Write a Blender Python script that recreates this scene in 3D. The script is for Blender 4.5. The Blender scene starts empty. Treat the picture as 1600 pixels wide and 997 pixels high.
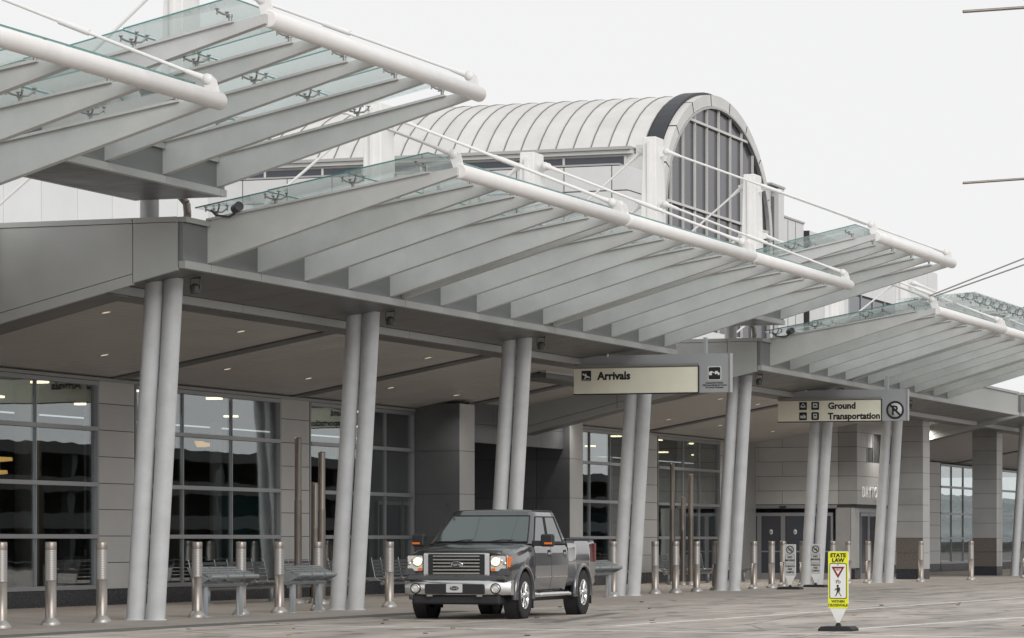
import bpy, bmesh, math, random
from mathutils import Vector, Matrix
random.seed(7)
R = math.radians
scene = bpy.context.scene
COL = scene.collection
# World axes: +X points from the terminal to the street, +Y runs along the kerb away from the camera, +Z up (metres).

# ------------------------------------------------------------------ camera
cam_d = bpy.data.cameras.new('camera')
cam = bpy.data.objects.new('camera', cam_d); COL.objects.link(cam)
cam.location = (0, 0, 1.42)
cam.rotation_euler = (R(90), 0, R(20.103))
cam_d.sensor_width = 36
cam_d.lens = 36 * 5172 / 1600
cam_d.shift_x = 0
cam_d.shift_y = (844 - 498.5) / 1600
cam_d.clip_start = 0.5; cam_d.clip_end = 4000
scene.camera = cam

# ------------------------------------------------------------------ world, sun, exposure (overcast day)
world = bpy.data.worlds.new('World'); scene.world = world; world.use_nodes = True
wn = world.node_tree; wn.nodes.clear()
w_out = wn.nodes.new('ShaderNodeOutputWorld'); w_bg = wn.nodes.new('ShaderNodeBackground')
sky = wn.nodes.new('ShaderNodeTexSky'); sky.sky_type = 'NISHITA'; sky.sun_disc = False
sky.sun_elevation = R(27); sky.sun_rotation = R(134)
hs = wn.nodes.new('ShaderNodeHueSaturation'); hs.inputs['Saturation'].default_value = 0.08
mx = wn.nodes.new('ShaderNodeMix'); mx.data_type = 'RGBA'; mx.inputs[0].default_value = 0.93
mx.inputs[7].default_value = (9.15, 9.15, 9.18, 1)            # even cloud cover
wn.links.new(sky.outputs[0], hs.inputs['Color']); wn.links.new(hs.outputs[0], mx.inputs[6])
wn.links.new(mx.outputs[2], w_bg.inputs[0]); w_bg.inputs[1].default_value = 0.1
wn.links.new(w_bg.outputs[0], w_out.inputs[0])
sun_d = bpy.data.lights.new('sun', 'SUN'); sun_d.energy = 1.5; sun_d.angle = R(28); sun_d.color = (1, .985, .965)
sun = bpy.data.objects.new('sun', sun_d); COL.objects.link(sun)
sun.rotation_euler = (R(63), 0, R(46))     # high soft light from the street side
vs = scene.view_settings
vs.view_transform = 'Standard'; vs.look = 'None'; vs.exposure = 0.0; vs.gamma = 1; vs.use_curve_mapping = False
scene.cycles.max_bounces = 8; scene.cycles.transparent_max_bounces = 16
scene.cycles.use_denoising = True

# ------------------------------------------------------------------ materials
MATS = {}
def mat(name, col, rough=.5, metal=0., noise=0., nscale=4., bump=0., bscale=30., ior=None, rnd=0., emit=None, estr=0, coat=0, stretch=None):
    m = bpy.data.materials.new(name); m.use_nodes = True; nt = m.node_tree
    b = nt.nodes['Principled BSDF']
    b.inputs['Base Color'].default_value = (*col, 1); b.inputs['Roughness'].default_value = rough
    b.inputs['Metallic'].default_value = metal
    if ior: b.inputs['IOR'].default_value = ior
    if coat: b.inputs['Coat Weight'].default_value = coat; b.inputs['Coat Roughness'].default_value = .06
    if emit: b.inputs['Emission Color'].default_value = (*emit, 1); b.inputs['Emission Strength'].default_value = estr
    last = None
    if noise or bump:
        tc = nt.nodes.new('ShaderNodeTexCoord'); geo = nt.nodes.new('ShaderNodeNewGeometry')
        mp = nt.nodes.new('ShaderNodeMapping'); nt.links.new(geo.outputs['Position'], mp.inputs[0])
        if stretch: mp.inputs['Scale'].default_value = stretch
    if noise or rnd:
        mul = nt.nodes.new('ShaderNodeMixRGB'); mul.blend_type = 'MULTIPLY'; mul.inputs[0].default_value = 1
        mul.inputs[1].default_value = (*col, 1)
        val = None
        if noise:
            n = nt.nodes.new('ShaderNodeTexNoise'); n.inputs['Scale'].default_value = nscale; n.inputs['Detail'].default_value = 6
            n.inputs['Roughness'].default_value = .65
            nt.links.new(mp.outputs[0], n.inputs['Vector'])
            mr = nt.nodes.new('ShaderNodeMapRange'); mr.inputs[1].default_value = .3; mr.inputs[2].default_value = .7
            mr.inputs[3].default_value = 1 - noise; mr.inputs[4].default_value = 1 + noise
            nt.links.new(n.outputs[0], mr.inputs[0]); val = mr.outputs[0]
            rr = nt.nodes.new('ShaderNodeMapRange'); rr.inputs[1].default_value = .3; rr.inputs[2].default_value = .7
            rr.inputs[3].default_value = max(0.02, rough - .08); rr.inputs[4].default_value = min(1, rough + .08)
            nt.links.new(n.outputs[0], rr.inputs[0]); nt.links.new(rr.outputs[0], b.inputs['Roughness'])
        if rnd:
            oi = nt.nodes.new('ShaderNodeObjectInfo')
            mr2 = nt.nodes.new('ShaderNodeMapRange'); mr2.inputs[3].default_value = 1 - rnd; mr2.inputs[4].default_value = 1 + rnd
            nt.links.new(oi.outputs['Random'], mr2.inputs[0])
            if val:
                mm = nt.nodes.new('ShaderNodeMath'); mm.operation = 'MULTIPLY'
                nt.links.new(val, mm.inputs[0]); nt.links.new(mr2.outputs[0], mm.inputs[1]); val = mm.outputs[0]
            else: val = mr2.outputs[0]
        nt.links.new(val, mul.inputs[2]); nt.links.new(mul.outputs[0], b.inputs['Base Color'])
    if bump:
        n2 = nt.nodes.new('ShaderNodeTexNoise'); n2.inputs['Scale'].default_value = bscale; n2.inputs['Detail'].default_value = 4
        nt.links.new(mp.outputs[0], n2.inputs['Vector'])
        bp = nt.nodes.new('ShaderNodeBump'); bp.inputs['Strength'].default_value = bump; bp.inputs['Distance'].default_value = .02
        nt.links.new(n2.outputs[0], bp.inputs['Height']); nt.links.new(bp.outputs[0], b.inputs['Normal'])
    MATS[name] = m
    return m

def glass_mat(name, tint, refl, rough=.0, wav=0.):
    """architectural pane: tinted see-through plus mirror reflection that grows with angle"""
    m = bpy.data.materials.new(name); m.use_nodes = True; nt = m.node_tree; nt.nodes.clear()
    o = nt.nodes.new('ShaderNodeOutputMaterial'); mixs = nt.nodes.new('ShaderNodeMixShader')
    tr = nt.nodes.new('ShaderNodeBsdfTransparent'); tr.inputs[0].default_value = (*tint, 1)
    gl = nt.nodes.new('ShaderNodeBsdfGlossy'); gl.inputs[0].default_value = (.92, .95, .95, 1); gl.inputs['Roughness'].default_value = rough
    fr = nt.nodes.new('ShaderNodeLayerWeight'); fr.inputs[0].default_value = .5
    pw = nt.nodes.new('ShaderNodeMath'); pw.operation = 'POWER'; pw.inputs[1].default_value = 4.5; nt.links.new(fr.outputs['Facing'], pw.inputs[0])
    mrr = nt.nodes.new('ShaderNodeMapRange'); mrr.inputs[3].default_value = refl; mrr.inputs[4].default_value = 1; nt.links.new(pw.outputs[0], mrr.inputs[0])
    nt.links.new(mrr.outputs[0], mixs.inputs[0]); nt.links.new(tr.outputs[0], mixs.inputs[1]); nt.links.new(gl.outputs[0], mixs.inputs[2])
    if wav:
        geo = nt.nodes.new('ShaderNodeNewGeometry')
        n2 = nt.nodes.new('ShaderNodeTexNoise'); n2.inputs['Scale'].default_value = .9; n2.inputs['Detail'].default_value = 1
        nt.links.new(geo.outputs['Position'], n2.inputs['Vector'])
        bp = nt.nodes.new('ShaderNodeBump'); bp.inputs['Strength'].default_value = wav; bp.inputs['Distance'].default_value = .05
        nt.links.new(n2.outputs[0], bp.inputs['Height']); nt.links.new(bp.outputs[0], gl.inputs['Normal']); nt.links.new(bp.outputs[0], fr.inputs['Normal'])
    nt.links.new(mixs.outputs[0], o.inputs[0]); MATS[name] = m
    return m

mat('ground', (.12, .11, .1), .9, noise=.2, nscale=.3)
mat('road_concrete', (.45, .402, .358), .62, noise=.30, nscale=1.1, bump=.25, bscale=18, rnd=.07, stretch=(1.6, .22, 1))
def road_mat():
    m = MATS['road_concrete']; nt = m.node_tree; b = nt.nodes['Principled BSDF']; src = b.inputs['Base Color'].links[0].from_socket
    geo = nt.nodes.new('ShaderNodeNewGeometry')
    def layer(src, scale, sc, lo, hi, dark, typ='ShaderNodeTexNoise', det=5):
        mp = nt.nodes.new('ShaderNodeMapping'); mp.inputs['Scale'].default_value = sc; nt.links.new(geo.outputs['Position'], mp.inputs[0])
        n = nt.nodes.new(typ); n.inputs['Scale'].default_value = scale
        if typ == 'ShaderNodeTexNoise': n.inputs['Detail'].default_value = det; n.inputs['Distortion'].default_value = .6
        else: n.feature = 'DISTANCE_TO_EDGE'
        nt.links.new(mp.outputs[0], n.inputs['Vector'])
        mr = nt.nodes.new('ShaderNodeMapRange'); mr.inputs[1].default_value = lo; mr.inputs[2].default_value = hi; mr.inputs[3].default_value = dark; mr.inputs[4].default_value = 1
        nt.links.new(n.outputs[0], mr.inputs[0])
        mu = nt.nodes.new('ShaderNodeMixRGB'); mu.blend_type = 'MULTIPLY'; mu.inputs[0].default_value = 1
        nt.links.new(src, mu.inputs[1]); nt.links.new(mr.outputs[0], mu.inputs[2]); return mu.outputs[0]
    src = layer(src, 1.0, (1.1, .05, 1), .36, .50, .72)       # long tyre streaks
    src = layer(src, .35, (1, .5, 1), .38, .55, .80)          # old damp patches
    src = layer(src, 1.6, (1, .6, 1), .36, .42, .55, det=2)   # small oil spots
    src = layer(src, .16, (1, .7, 1), .002, .006, .45, 'ShaderNodeTexVoronoi')   # cracks
    nt.links.new(src, b.inputs['Base Color'])
mat('walk_concrete', (.34, .305, .272), .7, noise=.22, nscale=1.3, bump=.2, bscale=20, rnd=.06)
road_mat()
mat('line_paint', (.72, .71, .68), .6, noise=.28, nscale=5)
mat('stain', (.06, .055, .05), .8, noise=.4, nscale=3)
mat('grate', (.22, .215, .205), .55, .5)
mat('leaf', (.35, .2, .07), .8)
mat('panel_grey', (.42, .425, .415), .42, .15, noise=.06, nscale=1.2, rnd=.03)
mat('fascia_shade', (.20, .205, .205), .4, .25, noise=.08, nscale=1.2, rnd=.04)  # panel grey darkened: shade of the beam gaps put into the colour
mat('beam_grey', (.56, .562, .555), .5, 0, noise=.09, nscale=1.1, rnd=.02)
mat('white_steel', (.82, .805, .79), .38, noise=.04, nscale=2)
mat('column_grey', (.52, .525, .535), .45, noise=.09, nscale=2.2, bump=.05, bscale=40)
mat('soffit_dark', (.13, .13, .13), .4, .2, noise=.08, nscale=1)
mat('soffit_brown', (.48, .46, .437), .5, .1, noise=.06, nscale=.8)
mat('trim_light', (.45, .45, .44), .45, .2)
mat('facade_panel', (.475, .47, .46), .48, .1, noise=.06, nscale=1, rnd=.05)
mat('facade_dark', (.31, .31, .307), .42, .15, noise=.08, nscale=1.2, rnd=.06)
mat('facade_charcoal', (.115, .118, .125), .35, .2, noise=.12, nscale=1.2, rnd=.08)
mat('granite_black', (.03, .032, .04), .25, noise=.4, nscale=30)
mat('granite_brown', (.12, .105, .095), .3, noise=.2, nscale=20)
mat('mullion', (.34, .345, .36), .38, .5)
mat('joint', (.045, .045, .045), .8)
mat('white_panel', (.72, .72, .715), .5, noise=.04, nscale=.7, rnd=.02)
mat('vault_white', (.64, .633, .612), .5, noise=.10, nscale=.6, rnd=.025)
mat('seam', (.26, .25, .235), .6)
mat('membrane', (.028, .03, .038), .5)
mat('window_dark', (.05, .055, .07), .12, ior=1.6)
mat('arch_glass', (.05, .05, .062), .16, ior=1.5, rnd=.10)
mat('interior_dark', (.16, .16, .165), .7, noise=.3, nscale=.8)
mat('interior_floor', (.10, .095, .09), .35)
mat('interior_teal', (.07, .17, .18), .5)
mat('interior_warm', (.26, .17, .10), .5)
mat('pendant', (.8, .5, .15), .4, emit=(1, .55, .16), estr=.9)
mat('lamp_glow', (.9, .85, .75), .4, emit=(1, .86, .66), estr=.45)
mat('interior_glow', (.9, .85, .75), .4, emit=(1, .80, .50), estr=4)
mat('steel_brushed', (.36, .32, .29), .42, .75, noise=.1, nscale=6)
mat('steel_light', (.44, .42, .40), .46, .7)
mat('bronze_pole', (.25, .22, .195), .36, .75, noise=.1, nscale=3)
mat('fitting_steel', (.35, .34, .33), .35, .8)
mat('flood_black', (.07, .07, .072), .45)
mat('bench_grey', (.30, .32, .33), .42, .4)
mat('bench_dark', (.05, .055, .06), .45, .3)
mat('sign_grey', (.42, .425, .445), .45, .2)
mat('sign_cream', (.86, .83, .69), .45, noise=.05, nscale=1.5)
mat('sign_black', (.018, .018, .02), .5)
mat('sign_white', (.78, .78, .76), .5)
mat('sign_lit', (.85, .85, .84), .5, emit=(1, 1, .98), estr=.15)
mat('sign_silver', (.55, .55, .54), .45)
mat('sign_yellow', (.80, .82, .02), .5, emit=(.8, .85, .02), estr=.0)
mat('sign_red', (.22, .01, .015), .5)
mat('rubber', (.022, .022, .024), .75)
mat('truck_paint', (.105, .106, .114), .24, .6, coat=1)
mat('truck_dark', (.028, .028, .03), .3, .2, coat=.5)
mat('truck_glass', (.035, .05, .05), .04, ior=2.1)
mat('chrome', (.78, .78, .78), .2, 1)
mat('plastic_black', (.02, .02, .022), .55)
mat('amber', (.75, .16, .02), .3, emit=(1, .2, .02), estr=.05)
mat('lens', (.75, .72, .66), .1, .3)
mat('headlamp', (1, .85, .6), .3, emit=(1, .78, .48), estr=1.1)
mat('tail_red', (.16, .03, .03), .25)
mat('tyre', (.02, .02, .021), .8, bump=.4, bscale=60)
mat('garage', (.07, .07, .072), .8, noise=.15, nscale=.3)
mat('garage_dark', (.10, .10, .10), .9)
mat('bark', (.08, .065, .05), .9)
glass_mat('glass_facade', (.76, .80, .80), .15, wav=.03)
glass_mat('glass_canopy', (.94, .978, .972), .04)
mat('glass_edge', (.10, .27, .26), .15)

# slatted soffit: fine linear relief
def slat_bump(m, sc):
    nt = MATS[m].node_tree; b = nt.nodes['Principled BSDF']
    geo = nt.nodes.new('ShaderNodeNewGeometry'); wv = nt.nodes.new('ShaderNodeTexWave'); wv.bands_direction = 'X'
    wv.inputs['Scale'].default_value = sc; nt.links.new(geo.outputs['Position'], wv.inputs['Vector'])
    bp = nt.nodes.new('ShaderNodeBump'); bp.inputs['Strength'].default_value = .22; bp.inputs['Distance'].default_value = .02
    nt.links.new(wv.outputs[0], bp.inputs['Height']); nt.links.new(bp.outputs[0], b.inputs['Normal'])
slat_bump('soffit_brown', 1.6)

# ------------------------------------------------------------------ helpers
W = {}                                   # world (or local-frame) origin of every object
def wl(o): return W.get(o.name, Vector((0, 0, 0))) if o else Vector((0, 0, 0))
def link(name, data, parent=None, loc=(0, 0, 0)):
    o = bpy.data.objects.new(name, data); COL.objects.link(o)
    loc = Vector(loc); W[o.name] = loc
    if parent: o.parent = parent; o.location = loc - wl(parent)
    else: o.location = loc
    return o
def tag(o, label=None, cat=None, group=None, kind=None):
    if label: o['label'] = label
    if cat: o['category'] = cat
    if group: o['group'] = group
    if kind: o['kind'] = kind
    return o
def thing(name, label, cat, loc=(0, 0, 0), group=None):
    return tag(link(name, None, None, loc), label, cat, group)
def kids(o): return [c for c in bpy.data.objects if c.parent == o]
def copy_tree(o, parent=None, ch=None):
    if ch is None:
        ch = {}
        for c in bpy.data.objects:
            if c.parent: ch.setdefault(c.parent.name, []).append(c)
    n = o.copy(); COL.objects.link(n); n.parent = parent; W[n.name] = wl(o).copy()
    for c in ch.get(o.name, []): copy_tree(c, n, ch)
    return n

class MB:
    def __init__(s): s.v = []; s.f = []; s.sm = []
    def add(s, vs, fs, smooth=False):
        n = len(s.v); s.v += [tuple(v) for v in vs]; s.f += [tuple(n + i for i in f) for f in fs]; s.sm += [smooth] * len(fs); return s
    def box(s, x0, x1, y0, y1, z0, z1):
        return s.add([(x0,y0,z0),(x1,y0,z0),(x1,y1,z0),(x0,y1,z0),(x0,y0,z1),(x1,y0,z1),(x1,y1,z1),(x0,y1,z1)],
                     [(0,3,2,1),(4,5,6,7),(0,1,5,4),(1,2,6,5),(2,3,7,6),(3,0,4,7)])
    def prism(s, pts, axis, a, b):
        """polygon pts (2D) extruded along axis from a to b: 'x': pts=(y,z)  'y': pts=(x,z)  'z': pts=(x,y)"""
        n = len(pts)
        def P(p, t): return {'x': (t, p[0], p[1]), 'y': (p[0], t, p[1]), 'z': (p[0], p[1], t)}[axis]
        ar = sum(pts[i][0] * pts[(i+1) % n][1] - pts[(i+1) % n][0] * pts[i][1] for i in range(n))
        if (ar < 0): pts = pts[::-1]
        vs = [P(p, a) for p in pts] + [P(p, b) for p in pts]
        fs = [tuple(range(n - 1, -1, -1)), tuple(range(n, 2 * n))] + [(i, (i+1) % n, n + (i+1) % n, n + i) for i in range(n)]
        if axis == 'y': fs = [f[::-1] for f in fs]
        if b < a: fs = [f[::-1] for f in fs]
        return s.add(vs, fs)
    def tube(s, p0, p1, r0, r1=None, n=12, caps=True):
        r1 = r0 if r1 is None else r1
        p0, p1 = Vector(p0), Vector(p1); d = (p1 - p0).normalized()
        u = d.cross(Vector((0, 0, 1))) if abs(d.z) < .9 else d.cross(Vector((1, 0, 0))); u.normalize(); w = d.cross(u)
        vs = []
        for p, r in ((p0, r0), (p1, r1)):
            for i in range(n):
                a = 2 * math.pi * i / n; vs.append(p + r * (math.cos(a) * u + math.sin(a) * w))
        s.add(vs, [(i, (i+1) % n, n + (i+1) % n, n + i) for i in range(n)], True)
        if caps: s.add(vs[:n], [tuple(range(n - 1, -1, -1))]); s.add(vs[n:], [tuple(range(n))])
        return s
    def path(s, pts, r, n=8):
        for a, b in zip(pts[:-1], pts[1:]): s.tube(a, b, r, n=n)
        return s
    def lathe(s, prof, c=(0, 0, 0), axis='z', n=20):
        """prof: list of (radius, height)"""
        vs = []; c = Vector(c)
        for r, h in prof:
            for i in range(n):
                a = 2 * math.pi * i / n; x, y = r * math.cos(a), r * math.sin(a)
                vs.append(c + Vector({'z': (x, y, h), 'x': (h, x, y), 'y': (y, h, x)}[axis]))
        fs = []
        for k in range(len(prof) - 1):
            for i in range(n): fs.append((k*n + i, k*n + (i+1) % n, (k+1)*n + (i+1) % n, (k+1)*n + i))
        s.add(vs, fs, True)
        return s
    def loft(s, secs, closed=False, smooth=True, cap=True):
        n = len(secs[0]); vs = [p for sec in secs for p in sec]; fs = []
        m = n if closed else n - 1
        for k in range(len(secs) - 1):
            for i in range(m): fs.append((k*n + i, k*n + (i+1) % n, (k+1)*n + (i+1) % n, (k+1)*n + i))
        s.add(vs, fs, smooth)
        if cap and closed: s.add(secs[0], [tuple(range(n - 1, -1, -1))]); s.add(secs[-1], [tuple(range(n))])
        return s
    def mesh(s, name, m, bevel=0, seg=1, recalc=True):
        me = bpy.data.meshes.new(name); me.from_pydata(s.v, [], s.f)
        me.polygons.foreach_set('use_smooth', s.sm)
        if bevel or recalc:
            bm = bmesh.new(); bm.from_mesh(me)
            bmesh.ops.remove_doubles(bm, verts=bm.verts, dist=1e-5) if bevel else None
            if bevel:
                es = [e for e in bm.edges if len(e.link_faces) == 2 and e.calc_face_angle(0) > .6]
                bmesh.ops.bevel(bm, geom=es, offset=bevel, segments=seg, affect='EDGES', profile=.5, clamp_overlap=True)
            if recalc: bmesh.ops.recalc_face_normals(bm, faces=bm.faces)
            bm.to_mesh(me); bm.free()
        me.materials.append(MATS[m]); return me
    def build(s, name, m, parent=None, loc=(0, 0, 0), bevel=0, seg=1):
        return link(name, s.mesh(name, m, bevel, seg), parent, loc)
CACHE = {}
def bx(name, m, parent, x0, x1, y0, y1, z0, z1, bevel=0):
    """box part with shared mesh data for equal sizes"""
    d = (round(x1 - x0, 4), round(y1 - y0, 4), round(z1 - z0, 4)); key = (m, d, bevel)
    if key not in CACHE:
        CACHE[key] = MB().box(-d[0]/2, d[0]/2, -d[1]/2, d[1]/2, -d[2]/2, d[2]/2).mesh(name, m, bevel)
    return link(name, CACHE[key], parent, ((x0+x1)/2, (y0+y1)/2, (z0+z1)/2))
def text(s, size, loc, m, parent, facing='-y', bold=.0, align='LEFT', ext=.002, xs=1., name='lettering', space=1.):
    c = bpy.data.curves.new('lettering', 'FONT'); c.body = s; c.size = size; c.extrude = ext; c.offset = bold * size; c.align_x = align; c.resolution_u = 2
    c.space_character = space
    t = bpy.data.objects.new('tmp', c); COL.objects.link(t)
    me = bpy.data.meshes.new_from_object(t.evaluated_get(bpy.context.evaluated_depsgraph_get()))
    bpy.data.objects.remove(t); bpy.data.curves.remove(c)
    rot = Matrix.Rotation(R(90), 4, 'X')
    if facing == '+x': rot = Matrix.Rotation(R(90), 4, 'Z') @ rot
    me.transform(rot @ Matrix.Diagonal((xs, 1, 1, 1)))
    me.materials.clear(); me.materials.append(MATS[m])
    return link(name, me, parent, loc)

# grid of structural bays along the kerb
G = lambda k: 52.94 + 9.144 * k
TW = -33.2                                # ground floor wall plane

# ------------------------------------------------------------------ ground, road, pavement
g = MB().box(-1500, 1500, -300, 2500, -.5, -.04).build('ground', 'ground'); tag(g, kind='structure')
road = tag(link('road', None), kind='structure')
yy = [-12 + 6.1 * i for i in range(40)]
xx = [-23.46, -20.5, -16.7, -12.6, -8.6, -4.6, -.6, 3.4, 7.4, 11.4]
for i in range(len(xx) - 1):
    for j in range(len(yy) - 1):
        bx('concrete_slab', 'road_concrete', road, xx[i] + .012, xx[i+1] - .012, yy[j] + .012, yy[j+1] - .012, -.04, 0)
walk = tag(link('pavement', None), kind='structure')
xw = [-33.6, -30.4, -27.3, -24.14]
yw = [20 + 3.05 * i for i in range(56)]
for i in range(3):
    for j in range(len(yw) - 1):
        bx('paving_slab', 'walk_concrete', walk, xw[i] + .008, xw[i+1] - .008, yw[j] + .008, yw[j+1] - .008, -.04, .0)
# trench drain: frame bars and slots between walk and road
dr = thing('trench_drain', 'long dark slotted trench drain along the road edge by the left bollards', 'drain', (-23.8, 40, 0))
bx('drain_bed', 'joint', dr, -24.13, -23.47, 30, 62, -.04, -.03)
for x in (-24.14, -23.82, -23.49): bx('drain_rail', 'grate', dr, x, x + .03, 30, 62, -.028, .003)
m = MB()
for i in range(320): m.box(-24.11, -23.49, 30 + i * .1, 30 + i * .1 + .045, -.025, .001)
tag(m.build('grate_bars', 'grate', dr), kind='stuff')
for j in range(45): bx('edge_slab', 'walk_concrete', walk, -24.14, -23.46, 62.02 + j * 3.05, 62.02 + (j + 1) * 3.05 - .016, -.04, 0)
# painted lines: real thin sheets on the slabs
def strip(name, a, b, w, label, z=.004, m='line_paint'):
    a, b = Vector((*a, 0)), Vector((*b, 0)); d = (b - a).normalized(); nrm = Vector((-d.y, d.x, 0)) * w / 2
    pts = [(p.x, p.y) for p in (a - nrm, b - nrm, b + nrm, a + nrm)]
    o = MB().prism(pts, 'z', .0005, z).build(name, m); tag(o, label, 'road marking', kind='structure'); return o
strip('lane_line', (-17.2, 51.9), (-15.9, 92), .12, 'thin white lane line running past the yellow crosswalk sign')
strip('lane_line', (-13.2, 50.2), (-9.7, 82), .12, 'thin white lane line starting at the base of the yellow sign')
strip('crosswalk_line', (-23.4, 50.75), (-4, 46.6), .13, 'long white crosswalk line crossing the road in front of the truck')
strip('crosswalk_line', (-23.4, 43.4), (-21, 42.9), .13, 'short white crosswalk line at the bottom left corner')
for i in range(26):   # fallen leaves and small dark debris on the road
    x, y = random.uniform(-24, -9), random.uniform(45, 75); r = random.uniform(.025, .06); a0 = random.random() * 6
    pts = [(x + r * math.cos(a0 + a) * (1 if a % 2 < 1 else .6), y + r * math.sin(a0 + a) * 1.3) for a in (0, 1.1, 2.2, 3.3, 4.4, 5.3)]
    o = MB().prism(pts, 'z', .001, random.uniform(.008, .022)).build('fallen_leaf', 'leaf' if i % 3 == 0 else 'stain')
    tag(o, 'small fallen leaf lying on the concrete road', 'leaf', 'leaves scattered on the road')

# ------------------------------------------------------------------ canopies
GLASS_STEP = [(-25.15, 7.27), (-23.76, 7.47), (-22.3, 7.69), (-20.75, 7.93)]
def spider_mesh(kind):
    m = MB(); m.tube((0, 0, 0), (0, 0, .10), .03, n=8); m.tube((0, 0, .08), (0, 0, .12), .042, n=8)
    ends = {'four': [(.13, .17), (.13, -.17), (-.13, .17), (-.13, -.17)], 'edge': [(-.13, .17), (-.13, -.17)]}[kind]
    for dx, dy in ends:
        m.path([(0, 0, .10), (dx * .55, dy * .55, .115), (dx, dy, .17 + dx * .16)], .016, 6)
        m.lathe([(.0, .21), (.034, .21), (.034, .195), (.013, .19), (.013, .13), (.022, .125), (.0, .12)], (dx, dy, dx * .16), n=8)
    return m.mesh('spider_fitting', 'fitting_steel')
SPID = {k: spider_mesh(k) for k in ('four', 'edge')}
def canopy(label, bays, zo=0., xo=0., group=None, fascia_from=None, fascia_to=None, nb=5, high=False, last=None):
    """bays: list of k; zo/xo: raise and reach of the high canopies"""
    y0, y1 = (fascia_from or G(bays[0]) - 1.1), (fascia_to or G(bays[-1]) + 9.144 - .3)
    t = thing('glass_canopy', label, 'canopy', (-25, (y0 + y1) / 2, 6.1 + zo), group)
    xf = -25.0
    zt, zb, zs = 7.04 + zo * .95, 6.27 + zo, 6.13 + zo
    if high: xf = -24.51; zt = 8.08; zb = 7.53; zs = 7.40
    tipx, tipz = -20.34 + xo, 7.74 + (8.97 - 7.74 if high else 0)
    beams = []
    for k in bays:
        n = nb if k != bays[-1] or last is None else last
        ys = [G(k) - .03 + 2.12 * i for i in range(n)]; beams += ys
        tube_y0, tube_y1 = ys[0] + .02, ys[-1] + (.55 if n == nb and k != bays[-1] else .22)
        tb = MB().tube((tipx, tube_y0, tipz), (tipx, tube_y1, tipz), .13, n=24).build('edge_tube', 'white_steel', t, bevel=.012)
        for y in (tube_y0 + .10, tube_y1 - .10):      # lugs for the tie rods
            lg = MB(); lg.prism([(tipx - .13, tipz + .05), (tipx + .06, tipz + .05), (tipx - .01, tipz + .30), (tipx - .10, tipz + .38), (tipx - .2, tipz + .34), (tipx - .2, tipz + .25)], 'y', y - .02, y + .02)
            lg.build('lug_plate', 'white_steel', tb)
        for y in ys:
            # tapered web: deep at the fascia, thin at the edge tube
            b = MB()
            zt_tip = tipz + .06
            def top(x): return zt + (zt_tip - zt) * (x - xf) / (tipx - xf)
            xn = tipx - .55
            b.prism([(xf - .1, zb), (tipx + .0, tipz - .08), (tipx, tipz + .06), (xn, top(xn)), (xf - .1, zt - .02)], 'y', y - .075, y + .075)
            bo = b.build('beam', 'beam_grey', t)
            fl = MB(); sl = (zt_tip - zt) / (tipx - xf)
            fl.prism([(xf - .05, top(xf - .05)), (xn - .05, top(xn - .05)), (xn + .06, top(xn) + .006), (xn + .06, top(xn) + .022), (xn - .05, top(xn) + .03), (xf - .05, top(xf) + .03)], 'y', y - .13, y + .13)
            fl.build('flange', 'beam_grey', bo)
            for q, (gx, gz) in enumerate(GLASS_STEP):
                x = gx + xo * (q / 3) if q else gx + .25
                if q == 3: x -= .18
                kind = 'edge' if q == 3 else 'four'
                link('spider_fitting', SPID[kind], bo, (x, y, top(x) + .03))
        # glass panes shingled up towards the street
        pb = [ys[0] - .36] + ys[1:-1] + [ys[-1] + .30]
        for i in range(len(pb) - 1):
            for q in range(3):
                xa, xb = GLASS_STEP[q][0] + xo * q / 3, GLASS_STEP[q+1][0] + xo * (q + 1) / 3
                za = zt + (zt_tip - zt) * (xa - xf) / (tipx - xf) + .215 + .03 * q
                zc = zt + (zt_tip - zt) * (xb - xf) / (tipx - xf) + .215 + .03 * q + .012
                pn = MB().prism([(xa, za), (xb - .015, zc), (xb - .015, zc + .022), (xa, za + .022)], 'y', pb[i] + .012, pb[i+1] - .012).build('glass_pane', 'glass_canopy', t)
                ed = MB()
                ed.box(xb - .0148, xb - .006, pb[i] + .012, pb[i+1] - .012, zc, zc + .022)
                ed.prism([(xa, za), (xb - .015, zc), (xb - .015, zc + .022), (xa, za + .022)], 'y', pb[i] + .003, pb[i] + .0118)
                ed.build('pane_edge', 'glass_edge', pn)
    # fascia: recessed panels between the beams, bottom strip and top cap, one panel per beam gap
    cuts = [y0] + [b for b in beams if y0 + .2 < b < y1 - .2] + [y1]
    for a, b in zip(cuts[:-1], cuts[1:]):
        bx('fascia_panel', 'fascia_shade' if b - a < 3 else 'panel_grey', t, xf - .12, xf - .04, a + .006, b - .006, zb, zt - .12)
        bx('bottom_strip', 'panel_grey', t, xf - .12, xf, a + .006, b - .006, zs, zb - .008)
        bx('top_cap', 'panel_grey', t, xf - .3, xf + .02, a + .004, b - .004, zt - .11, zt - .02)
        if high:
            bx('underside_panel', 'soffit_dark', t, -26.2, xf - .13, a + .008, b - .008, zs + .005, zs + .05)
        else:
            MB().prism([(xf - .125, zs), (-26.55, 5.92), (-26.55, 5.96), (xf - .125, zs + .05)], 'y', a + .008, b - .008).build('underside_panel', 'soffit_dark', t)
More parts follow.
